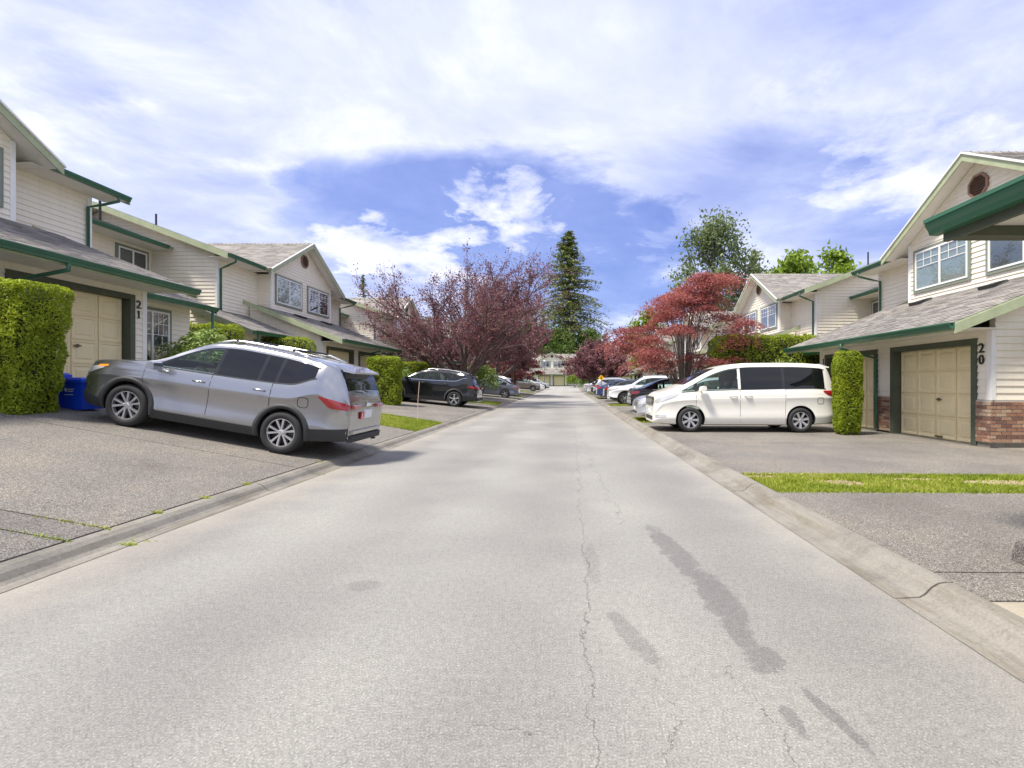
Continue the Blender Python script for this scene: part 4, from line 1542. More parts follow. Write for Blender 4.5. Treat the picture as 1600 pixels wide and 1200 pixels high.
# clipped hedges
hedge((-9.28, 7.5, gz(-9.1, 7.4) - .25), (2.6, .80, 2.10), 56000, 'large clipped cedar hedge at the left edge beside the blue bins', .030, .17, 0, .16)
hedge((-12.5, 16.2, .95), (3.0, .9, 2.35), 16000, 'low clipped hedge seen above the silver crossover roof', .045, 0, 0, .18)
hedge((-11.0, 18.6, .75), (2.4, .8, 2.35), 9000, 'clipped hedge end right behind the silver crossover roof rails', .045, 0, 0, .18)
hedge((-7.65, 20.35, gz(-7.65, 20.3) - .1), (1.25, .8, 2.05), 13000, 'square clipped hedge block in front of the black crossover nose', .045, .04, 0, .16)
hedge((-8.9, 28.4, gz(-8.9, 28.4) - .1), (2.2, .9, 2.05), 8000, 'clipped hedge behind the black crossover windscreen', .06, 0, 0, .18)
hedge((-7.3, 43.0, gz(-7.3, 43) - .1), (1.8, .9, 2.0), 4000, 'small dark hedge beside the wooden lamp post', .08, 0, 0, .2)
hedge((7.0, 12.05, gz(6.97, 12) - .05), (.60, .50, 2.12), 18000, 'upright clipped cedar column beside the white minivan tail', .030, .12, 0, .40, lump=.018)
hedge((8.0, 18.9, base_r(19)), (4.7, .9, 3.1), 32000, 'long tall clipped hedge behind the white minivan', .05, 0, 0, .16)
bush((8.0, 17.9, base_r(18)), (2.3, 1.1, 2.15), 4200, 'pale green rhododendron between minivan roof and tall hedge', .075)
bush((-10.1, 13.5, gz(-10.1, 13.5)), (1.9, 1.3, 1.75), 4200, 'pale leafy rhododendron beside the entry window of number 21', .075)
bush((-8.6, 24.9, gz(-8.6, 25.0)), (1.6, 1.2, 1.6), 2600, 'pale rhododendron above the black crossover bonnet', .08)
bush((-5.9, 33.2, gz(-5.9, 33.2)), (2.3, 1.6, 2.5), 4200, 'rounded light green rhododendron right of the plum trunk', .09)
bush((1.6, 92, zr(92)), (3.5, 2.5, 2.6), 2200, 'yellow green shrub at the right of the road end', .16, 'lime_leaf')
bush((4.4, 88, zr(88)), (4.0, 2.5, 2.4), 2200, 'green shrub bed beside the far right parked cars', .16, 'green_leaf')

plum_tree((-6.15, 29.3, gz(-6.15, 29) - .02), 1.30, 'large spreading purple plum tree behind the black crossover', 44000, 5, .062, 11)
maple_tree((4.75, 19.6, gz(5, 19.6)), 6.2, 5.75, 'red Japanese maple beside the white minivan', 40000, 12, .050)
maple_tree((-5.6, 50.5, gz(-5.6, 50)), 5.6, 4.6, 'small dark red maple beyond the wooden lamp post', 9000, 21, .13)
plum_tree((3.9, 52.8, gz(3.9, 52)), .80, 'purple plum tree behind the far right parked cars', 13000, 31, .13, 8)
plum_tree((3.6, 67.0, gz(3.6, 67)), .98, 'purple plum tree nearest the far end on the right', 12000, 37, .16, 8)
plum_tree((-6.2, 44.0, gz(-6.2, 44)), 1.20, 'tall reddish plum tree behind the large plum on the left', 15000, 41, .13, 8)
fir_tree((0.6, 126, 1.0), 40.5, 32.0, 'tall dark fir tree standing alone behind the far house', 3, 1.9)
for k, (x, y, h, wd, lb) in enumerate([(-37, 88, 20.5, 7, 'narrow fir tip above the left gable roof'), (-33.5, 92, 19.0, 6.5, 'second fir tip above the left gable roof'), (-12.5, 122, 24, 9, 'fir tree behind the far left houses'),
                                       (-6.5, 134, 22, 10, 'shorter fir tree left of the tall fir')]):
    fir_tree((x, y, 0.9), h, wd, lb, 50 + k, .8)
leafy_tree((18.4, 60, .4), 21.8, 11.0, 'tall grey green poplar above the red maple', 8, 'poplar_leaf', 11000, .22, 80, name='poplar_tree', bottom=.15)
leafy_tree((23.0, 62, .4), 19.2, 7.5, 'slimmer poplar right of the tallest poplar', 9, 'poplar_leaf', 6500, .22, 55, name='poplar_tree', bottom=.15)
for k, (x, y, h, wd, mt, lb) in enumerate([(23.5, 50, 14.0, 6.5, 'lime_leaf', 'bright lime green tree above the second right roof'), (28.5, 52, 15.2, 7.0, 'lime_leaf', 'bright lime green tree left of house number 20 gable'),
                                           (14.5, 84, 13.0, 8.5, 'lime_leaf', 'yellowish green tree left of the red maple'), (-9.5, 116, 16.0, 11, 'green_leaf', 'broad green tree behind the far house on its left'),
                                           (-2.0, 118, 13.5, 11, 'green_leaf', 'broad green tree directly behind the far house roof'), (6.0, 120, 14.0, 10, 'green_leaf', 'broad green tree behind the far house on its right'),
                                           (17, 118, 12, 10, 'green_leaf', 'green tree far behind the right row'), (-20, 116, 14, 11, 'green_leaf', 'green tree far behind the left row'),
                                           (-31, 100, 14, 11, 'green_leaf', 'green tree behind the left roofs'), (28, 104, 13, 12, 'green_leaf', 'green tree behind the right roofs')]):
    leafy_tree((x, y, .6), h, wd, lb, 70 + k, mt, 6500, .28, 46)

# a far wood closing the horizon
Q = []
for k in range(240):
    a = rng.uniform(-1.35, 1.35)
    r_ = rng.uniform(190, 260)
    h = rng.uniform(9, 17)
    c = np.array([math.sin(a) * r_, math.cos(a) * r_, h * .5])
    Q.append(rng.normal(size=(130, 3)) * np.array([4.2, 4.2, h * .24]) + c)
Q = np.concatenate(Q)
Q[:, 2] = np.maximum(Q[:, 2], 0)
V, F = leaf_cards(Q, rng.uniform(.7, 1.5, len(Q)), .6)
tag(link('far_wood', np_mesh('far_wood', V, F, 'green_leaf')), 'distant wood closing the horizon', 'wood', kind='stuff')

# ------------------------------------------------------------------ cars
# local frame: +x = nose, +y = left side, z up from the ground, origin midway between the axles
class Spec:
    def __init__(s, **k):
        s.__dict__.update(k)
        s.fT, s.fB, s.fW, s.fZ = pchip(s.T), pchip(s.B), pchip(s.W), pchip(s.Z)
        s.x0, s.x1 = s.T[-1][0], s.T[0][0]


SIDE_T = np.array([0, .05, .1, .16, .2, .26, .34, .42, .5, .58, .66, .72, .755, .765, .80, .85, .92, 1.0])
SIDE_P = np.interp(SIDE_T, [0, .08, .2, .32, .5, .66, .76, .82, .92, 1.0], [.925, .965, .994, .980, .974, .984, 1.004, .990, .982, .952])


def section(S, x, shrink=0.0):
    T, zb, wd = S.fT(x) - shrink, S.fZ(x), S.fW(x) - shrink
    B = min(S.fB(x), T - .03)
    c = min(max((T - B - .03) / .45, 0), 1)
    z_lo = zb + .03
    ys = list(wd * SIDE_P)
    zs = list(z_lo + (B - z_lo) * SIDE_T)
    yb = ys[-1]
    yr = wd * (.955 - S.tumble * c)
    zt = T - .012 - .055 * c
    for s in np.linspace(0, 1, 8)[1:]:
        ys.append(yb + (yr - yb) * s ** 1.25)
        zs.append(B + (zt - B) * s)
    nside = len(ys)
    ys += [yr * .975, yr * .92, yr * .80, yr * .45, 0]
    zs += [zt + .55 * (T - zt), T - .004, T + .006, T + .016, T + .02]
    return np.array(ys), np.array(zs), nside, zb, yr


def side_y(S, x, z):
    ys, zs, n, zb, yr = section(S, x)
    return float(np.interp(z, zs[:n], ys[:n]))


def top_z(S, x, y):
    ys, zs, n, zb, yr = section(S, x)
    return float(np.interp(abs(y), ys[n - 1:][::-1], zs[n - 1:][::-1]))


def loft(S, xs, shrink=0.0, floor=None):
    b = MB()
    rings = []
    for x in xs:
        ys, zs, n, zb, yr = section(S, x, shrink)
        zz = zb if floor is None else floor
        if floor is not None:
            zs = np.maximum(zs, floor + .01 + .0005 * np.arange(len(zs)))
        half = [(x, 0, zz), (x, ys[0] * .9, zz)] + [(x, y, z) for y, z in zip(ys, zs)]
        rings.append(half + [(p[0], -p[1], p[2]) for p in half[-2:0:-1]])
    n = len(rings[0])
    vs = [p for r in rings for p in r]
    fs = [(i * n + k, i * n + (k + 1) % n, (i + 1) * n + (k + 1) % n, (i + 1) * n + k) for i in range(len(rings) - 1) for k in range(n)]
    fs += [tuple(range(n)), tuple((len(rings) - 1) * n + k for k in range(n))]
    b.add(vs, fs)
    return b


def apply_bool(obj, cutters):
    for c in cutters:
        md = obj.modifiers.new('b', 'BOOLEAN')
        md.object = c
        md.operation = 'DIFFERENCE'
        md.solver = 'EXACT'
        md.material_mode = 'TRANSFER'
    dg = bpy.context.evaluated_depsgraph_get()
    dg.update()
    me = bpy.data.meshes.new_from_object(obj.evaluated_get(dg))
    for c in cutters:
        bpy.data.objects.remove(c)
    bpy.data.objects.remove(obj)
    return me


def panel(S, side, xs, lo, hi, off=.004, nz=8, mt='paint', skirt=True, smooth=True, name='panel'):
    """piece of the body side between curves lo(x) and hi(x), standing `off` proud"""
    b = MB()
    nx = len(xs)
    V = []
    for x in xs:
        a, c = lo(x), max(hi(x), lo(x) + .002)
        for k in range(nz + 1):
            z = a + (c - a) * k / nz
            V.append((x, side * (side_y(S, x, z) + off), z))
    F = [(i * (nz + 1) + k, (i + 1) * (nz + 1) + k, (i + 1) * (nz + 1) + k + 1, i * (nz + 1) + k + 1) for i in range(nx - 1) for k in range(nz)]
    if side < 0:
        F = [f[::-1] for f in F]
    b.add(V, F)
    if skirt:
        m = nz + 1
        loop = [i * m for i in range(nx)] + [(nx - 1) * m + k for k in range(1, m)] + [i * m + nz for i in range(nx - 2, -1, -1)] + [k for k in range(nz - 1, 0, -1)]
        P = [V[i] for i in loop]
        Q = [(p[0], p[1] - side * (off + .004), p[2]) for p in P]
        n = len(P)
        b.add(P + Q, [(i, (i + 1) % n, n + (i + 1) % n, n + i) for i in range(n)])
    return b


def top_panel(S, xs, frac, off=.008, ny=12, cut=None):
    b = MB()
    V = []
    for x in xs:
        _, _, _, _, yr = section(S, x)
        dz = (S.fT(x + .01) - S.fT(x - .01)) / .02
        n = Vector((-dz, 0, 1)).normalized()
        fr = frac(x) if callable(frac) else frac
        for k in range(ny + 1):
            y = yr * fr * (2 * k / ny - 1)
            V.append((x + n.x * off, y, top_z(S, x, y) + n.z * off))
    F = [(i * (ny + 1) + k, (i + 1) * (ny + 1) + k, (i + 1) * (ny + 1) + k + 1, i * (ny + 1) + k + 1) for i in range(len(xs) - 1) for k in range(ny)]
    b.add(V, F)
    return b


def arch(S, side, xc, r0, r1, off, zc):
    b = MB()
    n = 26
    V = []
    for i in range(n + 1):
        t = R(-14 + 208 * i / n)
        for r in (r0, r1):
            x, z = xc + r * math.cos(t), zc + r * math.sin(t)
            zz = max(z, S.fZ(x) + .02)
            V.append((x, side * (side_y(S, x, zz) + off), zz))
            V.append((x, side * (side_y(S, x, zz) - .03), zz))
    F = []
    for i in range(n):
        a, c = i * 4, i * 4 + 4
        F += [(a, c, c + 2, a + 2), (a, a + 1, c + 1, c), (a + 2, c + 2, c + 3, a + 3)]
    b.add(V, F)
    return b


WHEELS = {}


def wheel_meshes(r, style):
    key = (r, style)
    if key in WHEELS:
        return WHEELS[key]
    wd = .225
    rr = r * .665
    t = MB()
    t.lathe([(rr * .97, -wd * .36), (rr, -wd * .46), (rr + (r - rr) * .35, -wd * .52), (r - .035, -wd * .50), (r - .008, -wd * .40), (r, -wd * .2), (r, wd * .2), (r - .008, wd * .40), (r - .035, wd * .50), (rr + (r - rr) * .35, wd * .52), (rr, wd * .46), (rr * .97, wd * .36)], 40)
    tyre = t.mesh('tyre', 'tyre_rubber', True)
    h = MB()
    h.lathe([(rr * .97, -wd * .4), (rr * .95, wd * .1), (rr * .3, wd * .06), (.0, wd * .06)], 28)
    hub = h.mesh('wheel', 'alloy_dark', True)
    m = MB()
    yo = wd * .43
    m.lathe([(rr * .93, yo - .05), (rr * .94, yo), (rr * 1.0, yo), (rr * 1.0, yo - .03)], 40)
    m.lathe([(0, yo - .005), (.03, yo - .005), (.055, yo - .015), (.075, yo - .05)], 18)
    ns = {'five': 5, 'seven': 7, 'ten': 5, 'plain': 6}[style]
    for k in range(ns):
        subs = (-.20, .20) if style == 'ten' else (0.0,)
        for s_ in subs:
            a0 = 2 * math.pi * k / ns + s_ * .45 + .3
            a1 = 2 * math.pi * k / ns + s_ * 1.35 + .3
            hw0, hw1 = (.016, .024) if style == 'ten' else ((.028, .042) if style != 'plain' else (.035, .05))
            p0 = Vector((math.cos(a0) * .04, 0, math.sin(a0) * .04))
            p1 = Vector((math.cos(a1) * rr * .96, 0, math.sin(a1) * rr * .96))
            d = (p1 - p0).normalized()
            q = Vector((-d.z, 0, d.x))
            y0, y1 = yo - .012, yo - .004
            m.hexa([p0 - q * hw0 + Vector((0, y0 - .04, 0)), p1 - q * hw1 + Vector((0, y1 - .04, 0)), p1 + q * hw1 + Vector((0, y1 - .04, 0)), p0 + q * hw0 + Vector((0, y0 - .04, 0))],
                   [p0 - q * hw0 * .7 + Vector((0, y0, 0)), p1 - q * hw1 * .8 + Vector((0, y1, 0)), p1 + q * hw1 * .8 + Vector((0, y1, 0)), p0 + q * hw0 * .7 + Vector((0, y0, 0))])
    rim = m.mesh('rim', 'alloy')
    WHEELS[key] = (tyre, hub, rim)
    return WHEELS[key]


CARS = {}


def car_type(key, S):
    """build all meshes of one car shape; items = (name, mesh, parent index, location, rotation, paint?)"""
    items = []

    def put(name, me, parent=-1, loc=(0, 0, 0), rot=(0, 0, 0), paint=False):
        items.append((name, me, parent, loc, rot, paint))
        return len(items) - 1
    xs = sorted(set(list(np.linspace(S.x0, S.x1, 74)) + [S.x0 + .012, S.x0 + .03, S.x1 - .012, S.x1 - .03]))
    body = loft(S, xs).build('tmp_body', 'paint_silver', None, True)
    cut = []
    xf, xr_ = S.wb / 2, -S.wb / 2
    for xc in (xf, xr_):
        for s in (-1, 1):
            c = MB()
            c.lathe([(0, s * .52), (S.rw + .055, s * .52), (S.rw + .055, s * 1.3), (0, s * 1.3)], 40, 'y', (xc, 0, S.rw + .005))
            cut.append(c.build('tmp_cut', 'well_dark'))
    # hollow cabin and open windows
    wlo = lambda x: S.fB(x) + S.belt
    whi = lambda x: S.fT(x) - S.head
    xa, xb = S.glass_x[0], S.glass_x[-1]
    cx = np.linspace(S.cabin[0], S.cabin[1], 30)
    inner = loft(S, cx, .075, S.cabin_floor)
    cut.append(inner.build('tmp_cut', 'car_seat'))

    def win_curve(x0, x1):
        X = [x for x in np.linspace(x0, x1, 22)]
        pts = [(x, wlo(x), max(whi(x), wlo(x) + .004)) for x in X]
        return X, pts
    for i in S.clear:
        X, pts = win_curve(S.glass_x[i] + S.pillar / 2, S.glass_x[i + 1] - S.pillar / 2)
        poly = [(x, a + .012) for x, a, c in pts if c - a > .04] + [(x, c - .012) for x, a, c in reversed(pts) if c - a > .04]
        for s in (-1, 1):
            c = MB()
            c.prism([(x, s * .45, z) for x, z in poly], [(x, s * 1.2, z) for x, z in poly])
            cut.append(c.build('tmp_cut', 'plastic_gloss'))
    ws = np.linspace(S.screen[0], S.screen[1], 12)
    c = MB()
    lo_, hi_ = [], []
    pl = []
    for x in ws:
        yr = section(S, x)[4]
        pl.append((x, yr * .84))
    poly = [(x, y) for x, y in pl] + [(x, -y) for x, y in reversed(pl)]
    c.prism([(x, y, S.fB(S.screen[1]) + .02) for x, y in poly], [(x, y, 2.3) for x, y in poly])
    cut.append(c.build('tmp_cut', 'plastic_gloss'))
    me = apply_bool(body, cut)
    me.name = 'body'
    me.polygons.foreach_set('use_smooth', [True] * len(me.polygons))
    try:
        me.set_sharp_from_angle(angle=R(32))
    except Exception:
        pass
    put('body', me, paint=True)
    rw = S.rw
    # wheels
    tyre, hub, rim = wheel_meshes(rw, S.wheel)
    for xc in (xf, xr_):
        for s in (1, -1):
            y = s * (S.fW(0) - .125)
            rot = (0, random.uniform(0, 6.28), 0 if s > 0 else math.pi)
            k = put('wheel', hub, -1, (xc, y, rw), rot)
            put('tyre', tyre, k)
            put('rim', rim, k)
    for s in (1, -1):
        # doors
        for di, (d0, d1) in enumerate(S.doors):
            X = np.linspace(d0, d1, 20)
            rc = rw + .075

            def lo(x):
                z = S.fZ(x) + S.sill
                for xc in (xf, xr_):
                    q = rc * rc - (x - xc) ** 2
                    if q > 0:
                        z = max(z, rw + math.sqrt(q))
                return z
            b = panel(S, s, X, lo, lambda x: wlo(x) - .012, .0035, 10)
            k = put('door', b.mesh('door', 'paint_silver', True, False), paint=True)
            hx = d0 + .19 if di == 0 else d0 + (.19 if key != 'van' else d1 - d0 - .2)
            hz = S.fB(hx) - S.handle
            hb = MB()
            yy = side_y(S, hx, hz)
            hb.tube([(hx - .10, s * (yy + .008), hz), (hx - .07, s * (yy + .038), hz + .004), (hx + .07, s * (yy + .038), hz + .004), (hx + .10, s * (yy + .008), hz)], [.013, .017, .017, .013], 8)
            put('handle', hb.mesh('handle', S.handle_mat, True), k, paint=(S.handle_mat == 'paint_silver'))
            # shut line
            for xe in (d0 - .004, d1 + .004):
                g = MB()
                P = [(xe, s * (side_y(S, xe, z) + .0012), z) for z in np.linspace(lo(xe), wlo(xe), 12)]
                for p, q in zip(P[:-1], P[1:]):
                    g.add([(p[0] - .005, p[1], p[2]), (p[0] + .005, p[1], p[2]), (q[0] + .005, q[1], q[2]), (q[0] - .005, q[1], q[2])], [(0, 1, 2, 3)])
                put('shut_line', g.mesh('shut_line', 'well_dark'), k)
        # glass
        X = np.linspace(xa - .02, xb + .02, 60)
        for i in range(len(S.glass_x) - 1):
            x0, x1 = S.glass_x[i] + S.pillar / 2, S.glass_x[i + 1] - S.pillar / 2
            X = [x for x in np.linspace(x0, x1, 24) if whi(x) - wlo(x) > .012]
            clear = i in S.clear
            b = panel(S, s, X, wlo, whi, .002 if clear else .005, 6, skirt=False)
            put('window', b.mesh('window', 'car_glass_clear' if clear else 'car_glass', True, False))
        # gloss black pillar strips between the panes and a frame line round them
        for i in range(1, len(S.glass_x) - 1):
            xm = S.glass_x[i]
            X = np.linspace(xm - S.pillar / 2, xm + S.pillar / 2, 4)
            b = panel(S, s, X, lambda x: wlo(x) - .004, lambda x: whi(x) + .004, .006, 6)
            pp = key == 'van' and i == 2
            put('pillar_trim', b.mesh('pillar_trim', 'paint_silver' if pp else 'plastic_gloss', True, False), paint=pp)
        X = [x for x in np.linspace(xa, xb, 50) if whi(x) - wlo(x) > .004]
        b = panel(S, s, X, lambda x: wlo(x) - .018, wlo, .008, 1)
        put('belt_trim', b.mesh('belt_trim', S.belt_mat, True, False))
        b = panel(S, s, X, whi, lambda x: whi(x) + .016, .008, 1)
        put('window_trim', b.mesh('window_trim', 'plastic_gloss', True, False))
        # cladding
        if S.clad:
            X = np.linspace(xr_ + rw + .05, xf - rw - .05, 16)
            b = panel(S, s, X, lambda x: S.fZ(x) + .025, lambda x: S.fZ(x) + S.clad, .012, 3)
            put('sill_cladding', b.mesh('sill_cladding', 'plastic_dark', True, False))
            for xc in (xf, xr_):
                put('arch_cladding', arch(S, s, xc, rw + .045, rw + .045 + S.archw, .014, rw + .005).mesh('arch_cladding', 'plastic_dark', True))
            X = np.linspace(S.x0 + .01, xr_ - rw - .02, 12)
            b = panel(S, s, X, lambda x: S.fZ(x) + .02, lambda x: S.fZ(x) + S.clad + .06, .010, 3)
            put('bumper_cladding', b.mesh('bumper_cladding', 'plastic_dark', True, False))
            X = np.linspace(xf + rw + .02, S.x1 - .01, 10)
            b = panel(S, s, X, lambda x: S.fZ(x) + .02, lambda x: S.fZ(x) + S.clad + .03, .010, 3)
            put('bumper_cladding', b.mesh('bumper_cladding', 'plastic_dark', True, False))
        # lamps
        for (nm, x0, x1, za, zb2, mt) in S.lamps:
            X = np.linspace(x0, x1, 12)
            fa, fb = pchip(za), pchip(zb2)
            b = panel(S, s, X, fa, fb, .008, 5)
            put(nm, b.mesh(nm, mt, True, False))
        # fuel flap and badge strip
        if s == S.flap[0]:
            fx, fz, fr = S.flap[1:]
            q = MB()
            ring = [(fx + fr * math.copysign(abs(math.cos(R(a))) ** .6, math.cos(R(a))), fz + fr * math.copysign(abs(math.sin(R(a))) ** .6, math.sin(R(a)))) for a in range(0, 360, 15)]
            n_ = len(ring)
            for sc, of in ((1.07, .0022), (.94, .0022)):
                q.v += [(fx + (x - fx) * sc, s * (side_y(S, fx + (x - fx) * sc, fz + (z - fz) * sc) + of), fz + (z - fz) * sc) for x, z in ring]
            for a in range(n_):
                q.f.append((a, (a + 1) % n_, n_ + (a + 1) % n_, n_ + a))
                q.m.append(0)
            put('fuel_flap', q.mesh('fuel_flap', 'alloy_dark'))
        # mirror
        mx, mz = S.mirror
        my = side_y(S, mx, mz)
        q = MB()
        sh = [(.09, .0), (.085, .45), (.055, .85), (-.03, 1.0), (-.085, .9), (-.095, .5), (-.095, .12), (-.03, 0)]
        for t0, t1 in ((0, 1),):
            A = [(mx + a, s * (my + .075), mz - .005 + c * .15) for a, c in sh]
            B2 = [(mx + a * .75 - .01, s * (my + .24), mz + .015 + c * .125) for a, c in sh]
            q.prism(A, B2)
        q.tube([(mx + .02, s * (my - .01), mz - .01), (mx + .01, s * (my + .11), mz + .03)], .022, 6)
        put('mirror', q.mesh('mirror', 'paint_silver'), paint=True)
        if S.rails:
            r0_, r1_ = S.rails
            P = []
            for t in np.linspace(0, 1, 12):
                x = r0_ + (r1_ - r0_) * t
                yr = section(S, x)[4] * .88
                P.append((x, s * yr, top_z(S, x, yr) + .055 * min(1, 6 * t, 6 * (1 - t)) - .005))
            q = MB()
            q.tube(P, .019, 8)
            put('roof_rail', q.mesh('roof_rail', 'alloy', True))
        # seats
        for sx in S.seats:
            q = MB()
            yc = s * .37
            q.hexa([(sx - .12, yc - .22, .62), (sx + .05, yc - .22, .62), (sx + .05, yc + .22, .62), (sx - .12, yc + .22, .62)],
                   [(sx - .27, yc - .18, S.seat_z), (sx - .17, yc - .18, S.seat_z), (sx - .17, yc + .18, S.seat_z), (sx - .27, yc + .18, S.seat_z)])
            q.hexa([(sx - .28, yc - .11, S.seat_z + .03), (sx - .20, yc - .11, S.seat_z + .03), (sx - .20, yc + .11, S.seat_z + .03), (sx - .28, yc + .11, S.seat_z + .03)],
                   [(sx - .30, yc - .09, S.seat_z + .19), (sx - .24, yc - .09, S.seat_z + .19), (sx - .24, yc + .09, S.seat_z + .19), (sx - .30, yc + .09, S.seat_z + .19)])
            put('seat', q.mesh('seat', 'car_seat'))
    # steering wheel
    q = MB()
    sx, sy, sz = S.steer
    P = []
    for k in range(21):
        a = 2 * math.pi * k / 20
        P.append((sx + math.sin(a) * .07, sy + math.cos(a) * .18, sz + math.sin(a) * .165))
    q.tube(P, .014, 6)
    q.box(sx - .0, sx + .02, sy - .17, sy + .17, sz - .02, sz + .02)
    put('steering_wheel', q.mesh('steering_wheel', 'plastic_dark', True))
    # screens
    b = top_panel(S, np.linspace(S.screen[0] - .05, S.screen[1] + .05, 20), .90, .006)
    put('windscreen', b.mesh('windscreen', 'car_glass_clear', True, False))
    b = top_panel(S, np.linspace(S.rear[0], S.rear[1], 14), S.rearfrac, .010)
    rwin = put('rear_window', b.mesh('rear_window', 'car_glass', True, False))
    # front and rear fittings
    xn, xt = S.x1, S.x0
    wn, wt = S.fW(xn), S.fW(xt)
    for (nm, end, ya, yb, za, zb2, th, mt) in S.boxes:
        b = MB()
        xe = xn if end > 0 else xt
        q = .012
        b.hexa([(xe - end * .03, ya, za), (xe - end * .03, yb, za), (xe - end * .03, yb, zb2), (xe - end * .03, ya, zb2)],
               [(xe + end * th, ya + q, za + q), (xe + end * th, yb - q, za + q), (xe + end * th, yb - q, zb2 - q), (xe + end * th, ya + q, zb2 - q)])
        put(nm, b.mesh(nm, mt), paint=(mt == 'paint_silver'))
    if S.grille:
        za, zb2, hw, n = S.grille
        b = MB()
        b.box(xn - .02, xn + .006, -hw, hw, za, zb2)
        g = put('grille', b.mesh('grille', 'plastic_gloss'))
        for k in range(n):
            z = za + (zb2 - za) * (k + .5) / n
            b = MB()
            b.hexa([(xn + .004, -hw * .98, z - .012), (xn + .022, -hw * .94, z - .008), (xn + .022, hw * .94, z - .008), (xn + .004, hw * .98, z - .012)],
                   [(xn + .004, -hw * .98, z + .012), (xn + .022, -hw * .94, z + .008), (xn + .022, hw * .94, z + .008), (xn + .004, hw * .98, z + .012)])
            put('grille_bar', b.mesh('grille_bar', 'chrome'), g)
    if S.spoiler:
        x0_, x1_, hw = S.spoiler
        b = MB()
        zt = S.fT(x0_)
        b.hexa([(x0_, -hw, zt - .06), (x0_, hw, zt - .06), (x1_, hw * .90, zt - .075), (x1_, -hw * .90, zt - .075)],
               [(x0_, -hw * .97, zt + .025), (x0_, hw * .97, zt + .025), (x1_, hw * .88, zt - .045), (x1_, -hw * .88, zt - .045)])
        put('spoiler', b.mesh('spoiler', 'paint_silver'), paint=True)
    if S.wiper:
        x, z = S.wiper
        b = MB()
        b.tube([(x - .03, 0.0, z), (x - .035, .28, z + .05)], .012, 6)
        put('rear_wiper', b.mesh('rear_wiper', 'plastic_dark'), rwin)
    CARS[key] = items


def spawn(key, paint, loc, heading, label, name='parked_car', pitch=0.0, group='parked cars', extra=None):
    rt = empty(name, loc)
    rt.rotation_euler = (0, -pitch, heading)
    tag(rt, label, 'car', group)
    objs = []
    for (nm, me, par, l, r_, pt) in CARS[key]:
        o = link(nm, me, rt if par < 0 else objs[par])
        o.location, o.rotation_euler = l, r_
        if pt and len(o.material_slots):
            o.material_slots[0].link = 'OBJECT'
            o.material_slots[0].material = MATS[paint]
        objs.append(o)
    return rt


RAV = dict(
    T=[(2.27, .56), (2.26, .74), (2.235, .90), (2.13, 1.00), (1.75, 1.085), (1.32, 1.14), (1.10, 1.185), (.34, 1.60), (.08, 1.675), (-.4, 1.715), (-1.0, 1.705), (-1.55, 1.665), (-1.99, 1.60), (-2.09, 1.50), (-2.24, 1.22), (-2.30, 1.10), (-2.35, .95), (-2.37, .70), (-2.38, .50)],
    B=[(2.27, .52), (2.1, .90), (1.4, 1.05), (.9, 1.085), (0, 1.11), (-1.0, 1.15), (-1.35, 1.18), (-1.85, 1.36), (-2.05, 1.24), (-2.38, .9)],
    W=[(2.27, .60), (2.24, .70), (2.12, .82), (1.85, .90), (1.4, .925), (.8, .915), (-.8, .918), (-1.5, .925), (-1.95, .895), (-2.2, .83), (-2.33, .76), (-2.38, .70)],
    Z=[(2.27, .32), (2.0, .24), (1.0, .20), (-1.0, .21), (-1.8, .28), (-2.38, .36)],
    wb=2.66, rw=.362, tumble=.235, belt=.03, head=.105, pillar=.06, glass_x=[-1.76, -1.10, -.80, -.06, 1.28], flap=(1, -1.62, .93, .085), clear=[3], cabin=(-1.6, 1.0), cabin_floor=.62,
    screen=(.40, 1.03), rear=(-2.235, -2.03), rearfrac=.90, doors=[(-.02, 1.10), (-1.05, -.03)], sill=.19, handle=.13, handle_mat='paint_silver', belt_mat='plastic_dark',
    clad=.17, archw=.075, lamps=[('headlight', 1.80, 2.255, [(1.80, .93), (2.255, .72)], [(1.80, .985), (2.1, .90), (2.255, .82)], 'lamp_clear'),
                                 ('indicator', 1.74, 1.92, [(1.74, .965), (1.92, .93)], [(1.74, 1.0), (1.92, .97)], 'lamp_amber'),
                                 ('taillight', -2.345, -1.86, [(-2.345, .90), (-2.1, .90), (-1.86, 1.06)], [(-2.345, 1.0), (-2.1, 1.055), (-1.86, 1.085)], 'lamp_red')],
    mirror=(.86, 1.05), rails=(.25, -1.55), seats=[.05, -.85], seat_z=1.13, steer=(.52, .37, 1.0), wheel='ten', grille=(.62, .72, .5, 2), spoiler=(-1.93, -2.24, .62), wiper=(-2.27, 1.22),
    boxes=[('license_plate', -1, -.16, .16, .74, .90, .012, 'plate_white'), ('rear_bumper', -1, -.64, .64, .34, .47, .05, 'plastic_dark'), ('bumper_step', -1, -.62, .62, .48, .56, .04, 'paint_silver'),
           ('tail_lamp_bar', -1, .36, .66, .93, 1.0, .012, 'lamp_red'), ('tail_lamp_bar', -1, -.66, -.36, .93, 1.0, .012, 'lamp_red'), ('badge', -1, -.06, .06, .96, 1.03, .016, 'chrome'),
           ('tailpipe', -1, -.52, -.42, .29, .335, .03, 'alloy_dark'), ('front_bumper', 1, -.55, .55, .34, .58, .02, 'plastic_dark')])
